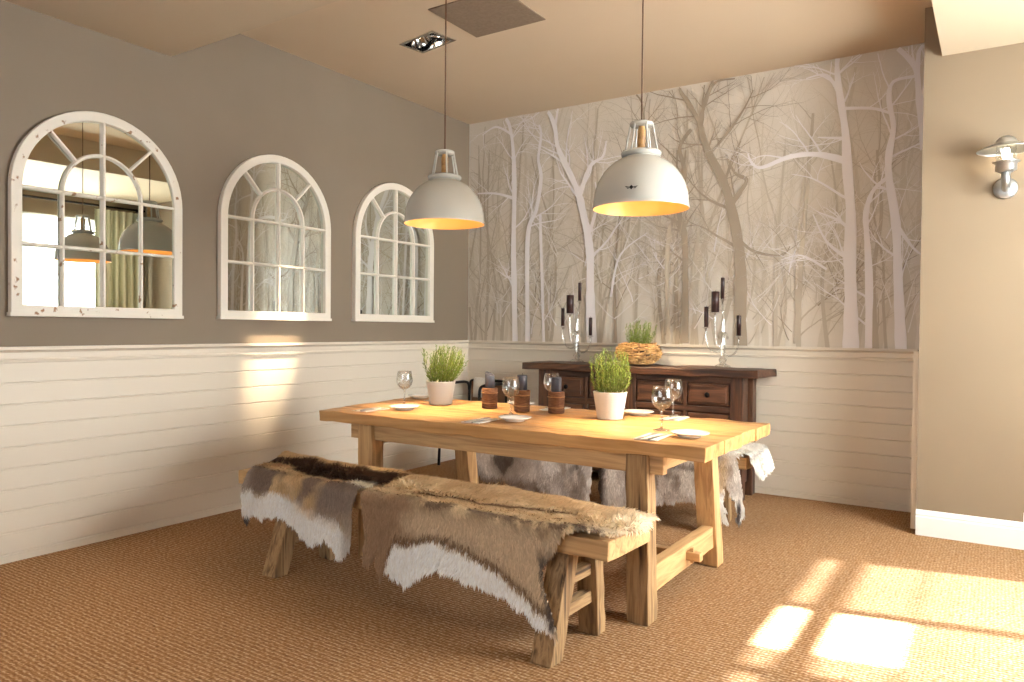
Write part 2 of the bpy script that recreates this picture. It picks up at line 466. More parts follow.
# ------------------------------------------------------------------ wallpaper: printed woodland, flat on the back wall
class Print:
    def __init__(s): s.v = []; s.f = []; s.mi = []; s.layer = 0
    def ribbon(s, pts, ws, mi, z):
        """tapered flat stroke, pts in wall (x, height)"""
        n = len(pts); L_ = []; R_ = []
        for i, p in enumerate(pts):
            a = pts[max(i-1, 0)]; b = pts[min(i+1, n-1)]
            dx, dz = b[0]-a[0], b[1]-a[1]; d = math.hypot(dx, dz) or 1
            nx, nz = -dz/d, dx/d; w = ws[i]/2
            L_.append((p[0]+nx*w, p[1]+nz*w)); R_.append((p[0]-nx*w, p[1]-nz*w))
        for i in range(n-1):
            q = [L_[i], R_[i], R_[i+1], L_[i+1]]
            if any(not (0.004 < x < XP-.004 and HW-.18 < h < HC-.004) for x, h in q): continue
            b0 = len(s.v); s.v += [(x, -z, h) for x, h in q]; s.f.append((b0, b0+1, b0+2, b0+3)); s.mi.append(mi)
WP = Print()
wr = random.Random(11)
def smooth_line(pts, k=5):
    out = []
    n = len(pts)
    for i in range(n-1):
        p0, p1, p2, p3 = pts[max(i-1, 0)], pts[i], pts[i+1], pts[min(i+2, n-1)]
        for j in range(k):
            t = j/k
            out.append(tuple(.5*((2*p1[c]) + (-p0[c]+p2[c])*t + (2*p0[c]-5*p1[c]+4*p2[c]-p3[c])*t*t + (-p0[c]+3*p1[c]-3*p2[c]+p3[c])*t**3) for c in range(2)))
    out.append(pts[-1]); return out
zl = [0.0004]
def nextz():
    zl[0] += .0000014; return zl[0]
def branch(x, h, ang, ln, w, mi, depth, z, curl=.35):
    n = max(4, int(ln/.035)); pts = [(x, h)]; a = ang; bend = wr.uniform(-curl, curl)
    for i in range(n):
        a += bend/n*1.6 + wr.uniform(-.16, .16)
        a += (.5*PI - a)*.02
        x += math.cos(a)*ln/n; h += math.sin(a)*ln/n; pts.append((x, h))
    ws = [w*(1-.8*i/n) for i in range(n+1)]
    WP.ribbon(pts, ws, mi, nextz())
    if depth > 0:
        k = wr.randint(2, 4) if depth > 1 else wr.randint(2, 3)
        for _ in range(k):
            i = wr.randint(int(n*.3), n-1); p = pts[i]
            dirn = math.atan2(pts[i+1][1]-p[1], pts[i+1][0]-p[0])
            branch(p[0], p[1], dirn + wr.choice((-1, 1))*wr.uniform(.35, .95), ln*wr.uniform(.42, .7), ws[i]*.6, mi, depth-1, z, .6)
def rand_tree(x, mi, w, depth=3, z=None):
    z = z or nextz(); h = HW; a = PI/2 + wr.uniform(-.14, .14)
    H = wr.uniform(1.4, 2.2); n = 26; pts = [(x, h)]
    for i in range(n):
        a += wr.uniform(-.12, .12) + (PI/2-a)*.12
        x += math.cos(a)*H/n; h += math.sin(a)*H/n; pts.append((x, h))
    ws = [w*(1-.72*i/n) for i in range(n+1)]
    WP.ribbon(pts, ws, mi, z)
    for _ in range(wr.randint(5, 8)):
        i = wr.randint(5, n-2); p = pts[i]
        branch(p[0], p[1], PI/2 + wr.choice((-1, 1))*wr.uniform(.35, 1.25), wr.uniform(.3, .75), ws[i]*.5, mi, depth-1, z)
# photo-traced main trees; numbers are wall coordinates got by casting photo points to the wall plane
def wall_pt(zx, zy):
    px, py = 460 + zx/2.179, 40 + zy/2.179
    d = r2*((px-512)/f_px) + u2*((341-py)/f_px) + fw
    t = (0 - cam_loc[1])/d.y
    return (cam_loc[0] + d.x*t, cam_loc[2] + d.z*t)
def traced(pts, w0, w1, mi, twigs=6, z=None, tw=.45):
    z = z or nextz()
    P = smooth_line([wall_pt(*p) for p in pts], 6); n = len(P)
    if P[0][1] < HW+.3: pass
    ws = [.86*(w0 + (w1-w0)*i/(n-1)) for i in range(n)]
    ph = wr.uniform(0, 6); ws = [q*(1+.10*math.sin(i*.55+ph)+wr.uniform(-.07, .07)) for i, q in enumerate(ws)]
    WP.ribbon(P, ws, mi, nextz())
    for _ in range(twigs):
        i = wr.randint(int(n*.12), n-2); p = P[i]
        dirn = math.atan2(P[i+1][1]-p[1], P[i+1][0]-p[0])
        branch(p[0], p[1], dirn + wr.choice((-1, 1))*wr.uniform(.4, 1.1), tw*wr.uniform(.5, 1.1), max(.006, ws[i]*.35), mi, 2, z)
# pale backdrop trunks and thickets first, then mid taupe, then the white and dark trees
for i in range(22): rand_tree(wr.uniform(.05, 3.65), 1, wr.uniform(.03, .06), 3)
for i in range(22): rand_tree(wr.uniform(.05, 3.65), 2, wr.uniform(.012, .04), 3)
for i in range(90):                                             # low thicket
    branch(wr.uniform(.05, 3.65), HW + wr.uniform(0, .55), PI/2 + wr.uniform(-.9, .9), wr.uniform(.25, .6), wr.uniform(.005, .012), wr.choice((1, 2, 2, 5)), 2, nextz())
for xs in (25, 60, 190, 345, 445, 475, 520, 690, 740, 800, 905): traced([(xs+wr.uniform(-6, 6), 695), (xs+wr.uniform(-12, 6), 520), (xs+wr.uniform(-4, 22), 380), (xs+wr.uniform(0, 30), 240)], wr.uniform(.03, .05), .014, wr.choice((2, 2, 5)), 6)
for i in range(110): branch(wr.uniform(.1, 3.6), HW + wr.uniform(.05, .75), PI/2 + wr.uniform(-1.3, 1.3), wr.uniform(.25, .55), wr.uniform(.005, .011), wr.choice((3, 3, 4)), 2, nextz())
DK = 5
traced([(770, 160), (760, 300), (748, 430), (740, 560), (735, 662)][::-1], .05, .02, 2, 6)
traced([(490, 660), (492, 520), (490, 430), (478, 370), (490, 290), (480, 235), (505, 195)], .07, .03, DK, 8)
traced([(455, 660), (452, 500), (458, 400)], .05, .03, 2, 4)
traced([(400, 300), (402, 200), (398, 140), (380, 115)], .03, .012, DK, 5)
traced([(612, 695), (612, 570), (612, 500), (605, 430), (590, 360), (575, 310), (545, 250), (530, 210), (522, 180), (500, 140), (480, 108), (497, 96)], .115, .022, DK, 9)
traced([(522, 180), (535, 140), (555, 95), (600, 85)], .045, .012, DK, 5)
traced([(590, 360), (612, 330), (625, 305), (600, 290), (580, 250)], .05, .015, DK, 5)
traced([(545, 250), (590, 195), (620, 150), (640, 110)], .03, .008, DK, 5)
traced([(605, 430), (640, 460), (700, 470), (720, 450)], .03, .008, DK, 5)
WT_ = 4
for t in (
    ([(290, 695), (285, 560), (285, 480), (280, 430), (268, 370), (258, 330), (240, 290), (215, 235), (208, 190), (195, 160), (180, 152)], .10, .03, 8),
    ([(208, 190), (215, 150)], .035, .02, 1), ([(262, 340), (285, 275), (312, 255), (320, 220)], .05, .014, 5),
    ([(280, 430), (300, 360), (296, 310)], .04, .012, 4),
    ([(122, 695), (120, 560), (118, 450), (120, 340), (118, 250), (110, 190), (98, 168)], .075, .03, 8),
    ([(118, 345), (80, 335), (40, 335)], .035, .012, 3), ([(112, 205), (80, 190), (50, 208)], .03, .01, 3),
    ([(150, 695), (148, 560), (150, 420), (168, 370), (178, 300), (172, 260), (178, 210), (174, 185)], .06, .022, 7),
    ([(185, 695), (180, 520), (176, 380)], .035, .03, 4),
    ([(852, 695), (852, 560), (850, 480), (852, 380), (845, 290), (840, 200), (828, 120), (822, 60), (826, 30)], .11, .03, 8),
    ([(842, 264), (780, 250), (720, 255), (660, 278), (638, 270), (628, 248)], .055, .012, 5),
    ([(830, 125), (800, 78), (755, 85)], .03, .01, 3), ([(840, 215), (780, 213)], .03, .01, 3),
    ([(835, 150), (900, 150), (942, 162)], .03, .016, 3), ([(850, 480), (800, 440), (770, 380)], .03, .008, 5),
    ([(962, 695), (955, 520), (950, 400), (935, 300), (935, 250), (945, 190), (935, 130), (945, 92), (992, 80)], .075, .02, 7),
    ([(1012, 240), (1006, 170), (1000, 120), (992, 60), (950, 15)], .06, .03, 3), ([(996, 90), (1000, 30), (1010, 12)], .035, .02, 1),
    ([(890, 695), (892, 540), (888, 440), (885, 380), (900, 330), (932, 300)], .06, .025, 6),
    ([(950, 400), (985, 450), (1008, 470)], .03, .01, 4),
    ([(800, 500), (745, 470), (700, 480)], .022, .007, 4), ([(330, 560), (350, 470), (410, 420)], .028, .008, 6)):
    traced(t[0], t[1], t[2], WT_, t[3])
b0 = len(WP.v)
WP.v += [(0, 0, HW-.02), (XP, 0, HW-.02), (XP, 0, HC), (0, 0, HC)]; WP.f.append((b0, b0+1, b0+2, b0+3)); WP.mi.append(0)
b0 = len(WP.v)
WP.v += [(-.1, .1, 0), (XP, .1, 0), (XP, .1, HC+.2), (-.1, .1, HC+.2), (-.1, .001, 0), (XP, .001, 0), (XP, .001, HC+.2), (-.1, .001, HC+.2)]
for f in ((3, 2, 1, 0), (4, 5, 6, 7), (0, 1, 5, 4), (1, 2, 6, 5), (2, 3, 7, 6), (3, 0, 4, 7)): WP.f.append(tuple(b0+i for i in f)); WP.mi.append(0)
wpm = [mat('wallpaper_ground', (212, 202, 188), .42), mat('print_pale', (202, 191, 174), .45), mat('print_taupe', (184, 171, 152), .45),
       mat('print_lilac', (222, 215, 208), .4), mat('print_white', (232, 226, 226), .36), mat('print_umber', (156, 141, 122), .45)]
wb = obj('wall_back', (WP.v, WP.f), wpm); struct(wb)
wb.data.polygons.foreach_set('material_index', WP.mi)

# ------------------------------------------------------------------ arched window mirrors on the left wall
def arch_pts(y0, y1, z0, zs, zt, n=28):
    """outline counter-clockwise seen from +x, elliptical head; (y, z)"""
    yc, ry = (y0+y1)/2, (y1-y0)/2
    pts = [(y0, z0), (y1, z0)]
    for i in range(n+1):
        a = PI*i/n
        pts.append((yc + ry*math.cos(a), zs + (zt-zs)*math.sin(a)))
    return pts
def prism(bm, outer, inner, x0, x1):
    """frame between two matching outlines, depth x0..x1"""
    n = len(outer)
    ring = lambda pts, x: [bm.verts.new((x, y, z)) for y, z in pts]
    o0, o1, i0, i1 = ring(outer, x0), ring(outer, x1), ring(inner, x0), ring(inner, x1)
    for k in range(n):
        l = (k+1) % n
        bm.faces.new((o1[k], o1[l], i1[l], i1[k])); bm.faces.new((o0[l], o0[k], i0[k], i0[l]))
        bm.faces.new((o0[k], o0[l], o1[l], o1[k])); bm.faces.new((i1[k], i1[l], i0[l], i0[k]))
def mirror(label, y0, y1, z0, zt, tilt, mt):
    yc = (y0+y1)/2; w = y1-y0; fw_ = .052
    t = thing('arched_mirror', label, 'mirror', (0.0015, yc, z0), 0, 'arched window mirrors on the left wall')
    h = zt-z0; hs = h - w*.50            # spring line
    o = arch_pts(-w/2, w/2, 0, hs, h); i = arch_pts(-w/2+fw_, w/2-fw_, fw_, hs, h-fw_)
    bm = B(); prism(bm, o, i, 0, .038)
    fr = obj('frame', bm, mt, t)
    bv = fr.modifiers.new('edge', 'BEVEL'); bv.width = .004; bv.segments = 2; bv.limit_method = 'ANGLE'; bv.angle_limit = .9
    bm = B(); hexa(bm, [(0, -w/2-.005, -.004), (.044, -w/2-.005, -.004), (.044, w/2+.005, -.004), (0, w/2+.005, -.004)],
                   [(0, -w/2-.005, .014), (.042, -w/2-.005, .014), (.042, w/2+.005, .014), (0, w/2+.005, .014)])
    obj('sill', bm, mt, t)
    # glass
    bm = B(); g = [bm.verts.new((.012 + tilt*y, y*.985, .03 + (z-.03)*.985)) for y, z in arch_pts(-w/2+fw_*.6, w/2-fw_*.6, fw_*.6, hs, h-fw_*.6)]
    bm.faces.new(g)
    obj('glass', bm, M['mirror'], t)
    # glazing bars
    yi = w/2-fw_; bw = .011; x0, x1 = .0135, .034
    bars = B()
    def bar(p, q, ww=bw):
        p, q = Vector(p), Vector(q); d = (q-p).normalized(); n = Vector((-d.y, d.x))*ww
        c = [p+n, p-n, q-n, q+n]; ch = [p+n*.45, p-n*.45, q-n*.45, q+n*.45]
        hexa(bars, [(x0, v.x, v.y) for v in c], [(x1, v.x, v.y) for v in ch])
    a1 = yi*.52                            # inner arch half width
    zb = fw_
    hgt = hs-zb
    bar((0, zb), (0, h-fw_), bw*1.15)
    for s in (-1, 1): bar((s*a1, zb), (s*a1, hs))
    for zz in (zb + hgt*.52, hs): bar((-yi, zz), (yi, zz))
    n = 20; ah = (h-fw_-hs)*.56
    pts = [(a1*math.cos(PI*k/n), hs + ah*math.sin(PI*k/n)) for k in range(n+1)]
    for k in range(n): bar(pts[k], pts[k+1])
    for ang in (PI*.27, PI*.73):
        bar((a1*math.cos(ang), hs+ah*math.sin(ang)), (yi*math.cos(ang), hs+(h-fw_-hs)*math.sin(ang)))
    obj('glazing_bars', bars, mt, t)
    return t
mirror('worn white arched mirror with chipped paint, nearest the camera', -3.79, -2.88, 1.222, 2.317, .03, M['distressed'])
mirror('clean white arched mirror in the middle, lamplight on its bottom rail', -2.622, -1.715, 1.224, 2.323, .004, M['frame_white'])
mirror('cream arched mirror partly behind the left pendant lamp', -1.468, -.545, 1.226, 2.332, .0, M['frame_white'])

# ------------------------------------------------------------------ ceiling fittings
bm = B(); box(bm, 1.255, 1.77, -2.10, -1.615, HC-.0125, HC-.0065, .001)
pan = obj('ceiling_panel', bm, M['grille'])
tag(pan, 'square taupe flat panel on the ceiling beside the twin spotlight', 'ceiling panel')
t = thing('ceiling_spotlight', 'recessed twin chrome spotlight in the tray ceiling', 'spotlight', SPC, SA)
bm = B()
def rect_frame(bm, a, b, ia, ib, z0, z1):
    for s in (-1, 1):
        box(bm, -a, a, s*(b+ib)/2-(b-ib)/2, s*(b+ib)/2+(b-ib)/2, z0, z1)
        box(bm, s*(a+ia)/2-(a-ia)/2, s*(a+ia)/2+(a-ia)/2, -ib, ib, z0, z1)
rect_frame(bm, .168, .103, .145, .08, -.012, -.0065)
obj('frame', bm, M['chrome'], t)
bm = B()
for s in (-1, 1):
    box(bm, -.148, .148, s*.083-.002, s*.083+.002, -.006, .13); box(bm, s*.148-.002, s*.148+.002, -.083, .083, -.006, .13)
box(bm, -.15, .15, -.085, .085, .13, .134)
obj('housing', bm, M['chrome'], t)
for s in (-1, 1):
    bm = B(); lathe(bm, [(.058, -.02), (.064, -.018), (.064, -.012), (.05, .03), (.02, .06), (.0, .062), (.0, .055), (.018, .05), (.045, .022), (.057, -.014)], 28, 0, 0)
    rfl = obj('reflector', bm, M['chrome'], t, True, (s*.072, 0, .025))
    rfl.scale = (1.12, 1.12, 1.05); rfl.rotation_euler = (math.radians(10), math.radians(-22 if s < 0 else 18), 0)
    bm = B(); bmesh.ops.create_uvsphere(bm, u_segments=12, v_segments=8, radius=.016)
    obj('lamp', bm, M['halogen'], rfl, True, (0, 0, .028))

def pendant(label, x, y, zr, emblem=False):
    t = thing('pendant_lamp', label, 'pendant lamp', (x, y, zr), 0, 'enamel pendant lamps over the table')
    hc = (HC-zr)/1.1
    out = [(.198, .0), (.2, .006), (.197, .02)]
    for k in range(1, 13):
        a = PI/2*k/12*.86
        out.append((.197*math.cos(a)**.92 if k < 12 else .066, .02 + .20*math.sin(a)/math.sin(PI/2*.86)))
    bm = B(); lathe(bm, out, 48); obj('shade', bm, M['enamel'], t, True)
    inn = [(.198, .0)] + [(max(r-.004, .02), z-.002) for r, z in out[2:]] + [(0, .217)]
    bm = B(); lathe(bm, inn, 48); obj('lining', bm, M['gold'], t, True)
    bm = B(); lathe(bm, [(.066, .216), (.074, .218), (.082, .222), (.084, .23), (.082, .236), (.07, .238), (.06, .244), (.03, .247), (0, .248)], 40); obj('collar', bm, M['enamel'], t, True)
    for k in range(6):
        a = 2*PI*k/6+.3
        bm = B(); tube(bm, [(.068*math.cos(a), .068*math.sin(a), .238), (.062*math.cos(a), .062*math.sin(a), .265), (.048*math.cos(a), .048*math.sin(a), .34), (.046*math.cos(a), .046*math.sin(a), .352)], .0046, 6)
        obj('strut', bm, M['enamel'], t, True)
    bm = B(); lathe(bm, [(.0, .344), (.046, .344), (.049, .348), (.049, .357), (.044, .361), (0, .363)], 32); obj('cap', bm, M['enamel'], t, True)
    bm = B(); lathe(bm, [(0, .246), (.017, .246), (.017, .325), (.012, .345), (0, .345)], 20); obj('lamp_holder', bm, M['wicker'], t, True)
    bm = B(); tube(bm, [(0, 0, .36), (0, 0, hc-.02)], .0034, 8); obj('cord', bm, M['cord'], t, True)
    bm = B(); lathe(bm, [(0, hc-.03), (.03, hc-.028), (.045, hc-.012), (.045, hc-.0065), (0, hc-.0065)], 24); obj('ceiling_rose', bm, M['enamel'], t, True)
    bm = B(); lathe(bm, [(0, .052), (.014, .054), (.026, .066), (.032, .084), (.028, .104), (.017, .125), (.014, .15), (.014, .216), (0, .216)], 20); obj('bulb', bm, M['bulb'], t, True)
    if emblem:
        bm = B()
        az = math.atan2(cam_loc[1]-y, cam_loc[0]-x) - .19
        def onshade(u, v):
            r = .1985*math.cos(max(v-.02, 0)/.21)**.92 + .0012
            return (r*math.cos(az+u/.197), r*math.sin(az+u/.197), v)
        def poly(pts): bm.faces.new([bm.verts.new(onshade(*p)) for p in pts])
        poly([(-.009, .0565), (.0, .047), (.009, .0565), (.0, .066)])
        for s in (-1, 1):
            poly([(s*0.0068, 0.0580), (s*0.0257, 0.0621), (s*0.0216, 0.0574), (s*0.0095, 0.0553)])
            poly([(s*0.0095, 0.0540), (s*0.0203, 0.0553), (s*0.0162, 0.0513), (s*0.0081, 0.0513)])
        obj('emblem', bm, M['blackpaint'], t)
    t.scale = (1.1, 1.1, 1.1)
    return t
M['cord'] = mat('brown_flex', (96, 66, 44), .7)
pendant('white enamel dome pendant lamp hanging in front of the third mirror', 1.545, -2.295, 1.744)
pendant('white enamel dome pendant lamp in front of the woodland wallpaper, small emblem on shade', 2.695, -2.295, 1.733, True)

# wall lantern on the pillar
t = thing('wall_lantern', 'galvanised wall lantern with a wide brim, lit, on the pillar', 'wall lamp', (4.103, -.725, 2.0))
bm = B(); lathe(bm, [(0, 0), (.055, 0), (.058, .006), (.058, .012), (.05, .02), (0, .022)], 32)
bp = obj('wall_plate', bm, M['galv'], t, True, (0, .1435, -.03)); bp.rotation_euler = (PI/2, 0, 0)
bm = B(); tube(bm, [(0, .13, -.03), (0, .04, -.03), (0, .008, -.022), (0, 0, .0), (0, 0, .04)], .021, 16); obj('bracket', bm, M['galv'], t, True)
bm = B(); lathe(bm, [(0, .035), (.034, .035), (.036, .038), (.05, .045), (.05, .082), (.062, .086), (.064, .09), (.05, .094), (0, .094)], 32); obj('lamp_base', bm, M['galv'], t, True)
bm = B(); lathe(bm, [(.044, .094), (.046, .1), (.046, .168), (.044, .172)], 32); obj('glass_cylinder', bm, M['glass'], t, True)
bm = B(); lathe(bm, [(.0, .100), (.012, .102), (.018, .12), (.018, .145), (.012, .16), (0, .163)], 20); obj('bulb', bm, M['bulb_wall'], t, True)
bm = B(); lathe(bm, [(.136, .150), (.138, .152), (.12, .162), (.08, .178), (.052, .186), (.05, .19), (.046, .204), (.034, .218), (.016, .226), (0, .228), (0, .222), (.03, .213), (.044, .19), (.06, .178), (.1, .165)], 40); obj('brim', bm, M['galv'], t, True)
for k in range(3):
    a = 2*PI*k/3+.5
    bm = B(); tube(bm, [(.05*math.cos(a), .05*math.sin(a), .09), (.05*math.cos(a), .05*math.sin(a), .186)], .0025, 6); obj('guard_rod', bm, M['galv'], t, True)

# ------------------------------------------------------------------ dining table
ZT = .735
t = thing('dining_table', 'chunky pale timber dining table on angled legs', 'table', (2.07, -2.295, 0))
def L2(p): return (p[0]-2.07, p[1]+2.295, p[2])
fl, frr, br, bl = (1.065, -2.75), (3.165, -2.75), (3.17, -1.835), (.945, -1.835)
nb = 4
bm = B()
def lerp2(a, b, s): return (a[0]+(b[0]-a[0])*s, a[1]+(b[1]-a[1])*s)
for k in range(nb):
    s0, s1 = k/nb, (k+1)/nb
    q = [lerp2(fl, bl, s0), lerp2(frr, br, s0), lerp2(frr, br, s1), lerp2(fl, bl, s1)]
    q[2] = (q[2][0], q[2][1]-.0006); q[3] = (q[3][0], q[3][1]-.0006)
    dl = (.0, -.008, .006, -.004)[k]; dr = (.0, .004, -.003, .003)[k]
    q = [(q[0][0]+dl, q[0][1]), (q[1][0]+dr, q[1][1]), (q[2][0]+dr, q[2][1]), (q[3][0]+dl, q[3][1])]
    rough(bm, [L2((x, y, ZT-.055)) for x, y in q], [L2((x, y, ZT)) for x, y in q], (40, 4, 3), .006, 3, 11, .35)
obj('tabletop', bm, M['top_x'], t)
def beam(name, p, n, m, amp=.003, seed=1):
    bm = B(); rbox(bm, *p, n=n, amp=amp, seed=seed); return bm
def tp(x0, x1, y0, y1, z0, z1): return (x0-2.07, x1-2.07, y0+2.295, y1+2.295, z0, z1)
for y in (-2.70, -1.925):
    obj('apron', beam('apron', tp(1.254, 2.98, y, y+.045, .60, .681), (20, 2, 2), M['pale_x'], .002, 5), M['pale_x'], t)
for x in (1.375, 2.862):
    obj('cross_rail', beam('rail', tp(x-.035, x+.035, -2.655, -1.92, .575, .681), (2, 10, 2), M['pale_y'], .002, 6), M['pale_y'], t)
for sx, xx in ((0, (1.345, 1.44)), (1, (2.845, 2.94))):
    for sy in (0, 1):
        lean = -.012 if sx == 0 else .0
        if sy == 0: b_, t_ = (-2.735, -2.635), (-2.722, -2.640)
        else: b_, t_ = (-1.86, -1.765), (-1.945, -1.86)
        xb0, xb1 = xx; xt0, xt1 = xx[0]-.018, xx[1]-.018
        bm = B()
        rough(bm, [L2((xb0, b_[0], 0.001)), L2((xb1, b_[0], 0.001)), L2((xb1, b_[1], 0.001)), L2((xb0, b_[1], .001))],
              [L2((xt0, t_[0], .678)), L2((xt1, t_[0], .678)), L2((xt1, t_[1], .678)), L2((xt0, t_[1], .678))], (3, 3, 14), .004, 11+sx*2+sy, 12, .5)
        obj('leg', bm, M['old_z'] if sy == 0 and sx == 1 else M['pale_z'], t)
for x in (1.392, 2.892):
    obj('stretcher', beam('str', tp(x-.028, x+.028, -2.655, -1.845, .10, .208), (2, 10, 2), M['pale_y'], .002, 8), M['pale_y'], t)
obj('long_stretcher', beam('ls', tp(1.30, 2.985, -2.262, -2.218, .14, .178), (20, 2, 2), M['pale_x'], .002, 9), M['pale_x'], t)
for x in (1.345, 2.942):
    bm = B(); hexa(bm, [L2((x-.007, -2.249, .128)), L2((x+.007, -2.249, .128)), L2((x+.007, -2.231, .128)), L2((x-.007, -2.231, .128))],
                   [L2((x-.008, -2.251, .194)), L2((x+.009, -2.251, .194)), L2((x+.009, -2.229, .194)), L2((x-.008, -2.229, .194))])
    obj('peg', bm, M['pale_z'], t)

# ------------------------------------------------------------------ benches
ZB = .45; BL = 2.105; BW = .34
def bench(label, loc, rotz):
    t = thing('bench', label, 'bench', loc, rotz, 'rustic timber benches')
    bm = B(); rbox(bm, 0, BL, 0, BW, ZB-.07, ZB, (26, 5, 2), .006, 21, 7, .5)
    obj('seat', bm, M['pale_x'], t)
    for x0 in (.315, 1.845):
        for sy in (0, 1):
            if sy == 0: b_, t_ = (-.085, -.005), (.03, .11)
            else: b_, t_ = (.255, .315), (.22, .28)
            bm = B()
            rough(bm, [(x0, b_[0], .001), (x0+.088, b_[0], .001), (x0+.088, b_[1], .001), (x0, b_[1], .001)],
                  [(x0+.004, t_[0], ZB-.068), (x0+.088, t_[0], ZB-.068), (x0+.088, t_[1], ZB-.068), (x0+.004, t_[1], ZB-.068)], (4, 3, 14), .003, 31+sy+int(x0*3), 16, .4)
            obj('leg', bm, M['old_z'], t)
        for z0, ya, yb in ((.13, .005, .268), (.24, .04, .25)):
            bm = B(); rbox(bm, x0+.02, x0+.066, ya, yb, z0, z0+.045, (2, 6, 2), .002, 5)
            obj('rung', bm, M['old_y'], t)
    return t
TH = math.atan2(-.08, 2.104)
b1 = bench('rustic timber bench in the foreground under two reindeer hides', (.876, -3.11, 0), TH)
b2 = dup(b1, (.79, -1.22, 0), 0, 'rustic timber bench behind the table, along the sideboard side')

# ------------------------------------------------------------------ reindeer hides
rng = np.random.default_rng(5)
_lat = rng.random((64, 64))
def vnoise(x, y):
    xi = np.floor(x).astype(int); yi = np.floor(y).astype(int); fx = x-xi; fy = y-yi
    fx = fx*fx*(3-2*fx); fy = fy*fy*(3-2*fy)
    g = lambda a, b: _lat[a % 64, b % 64]
    return (g(xi, yi)*(1-fx)+g(xi+1, yi)*fx)*(1-fy) + (g(xi, yi+1)*(1-fx)+g(xi+1, yi+1)*fx)*fy
def fbm(x, y): return (vnoise(x, y)*.5 + vnoise(x*2.1+7, y*2.1+3)*.3 + vnoise(x*4.3+1, y*4.3+9)*.2)
def inside(poly, x, y):
    c = np.zeros(x.shape, bool); n = len(poly)
    for i in range(n):
        x1, y1 = poly[i]; x2, y2 = poly[i-1]
        if y1 == y2: continue
        cond = ((y1 > y) != (y2 > y)) & (x < (x2-x1)*(y-y1)/(y2-y1)+x1)
        c ^= cond
    return c
RO = .028                              # rounding radius of the draped edges
def drape(u, t, seed, back=BW, gap=.022, u_end=BL+.025, swing=.055):
    """(u along bench, t over the seat: t<0 on the seat, t>0 down the front) -> bench coordinates"""
    q = PI/2*RO
    yf, yb = -gap-.014, back+gap+.014
    zt = ZB+gap
    # front
    y = np.where(t < 0, -t+yf+RO, 0.); dz = np.zeros_like(t)
    a = np.clip(t/RO, 0, PI/2)
    y = np.where(t >= 0, yf+RO-RO*np.sin(a), y); dz = np.where(t >= 0, -(RO-RO*np.cos(a)) - np.clip(t-q, 0, None), dz)
    # back
    W = yb-yf-2*RO; tb = -t-W
    a2 = np.clip(tb/RO, 0, PI/2)
    y = np.where(tb >= 0, yb-RO+RO*np.sin(a2), y); dz = np.where(tb >= 0, -(RO-RO*np.cos(a2)) - np.clip(tb-q, 0, None), dz)
    hang = np.clip(t-q, 0, None); hb = np.clip(tb-q, 0, None)
    fold = (vnoise(u*6+seed*3.1, t*1.3+seed)-.5)
    y = y - hang*swing*2 - fold*np.clip(hang*1.2, 0, .12)*.35
    y = y + hb*.1
    # over the bench ends
    x = u.copy()
    e = u-(u_end-RO); ae = np.clip(e/RO, 0, PI/2)
    x = np.where(e > 0, u_end-RO+RO*np.sin(ae)+np.clip(e-q, 0, None)*.35, x); dz = dz - np.where(e > 0, (RO-RO*np.cos(ae)) + np.clip(e-q, 0, None)*.9, 0)
    e2 = (-.02+RO)-u; ae = np.clip(e2/RO, 0, PI/2)
    x = np.where(e2 > 0, -.02+RO-RO*np.sin(ae)-np.clip(e2-q, 0, None)*.35, x); dz = dz - np.where(e2 > 0, (RO-RO*np.cos(ae)) + np.clip(e2-q, 0, None)*.9, 0)
    topn = (fbm(u*5+seed, t*6+seed)-.42)*.035*np.exp(-np.clip(t, 0, 1)*30)*np.exp(-np.clip(tb, 0, 1)*30)
    roll = .028*np.exp(-((-t-.27)/.07)**2)*(.6+.8*vnoise(u*4+seed, u*0))*np.exp(-np.clip(u-1.75, 0, 1)*4)
    z = np.maximum(zt+dz+np.clip(topn, 0, 1)+roll, .012)
    return np.stack([x, y, z], -1)

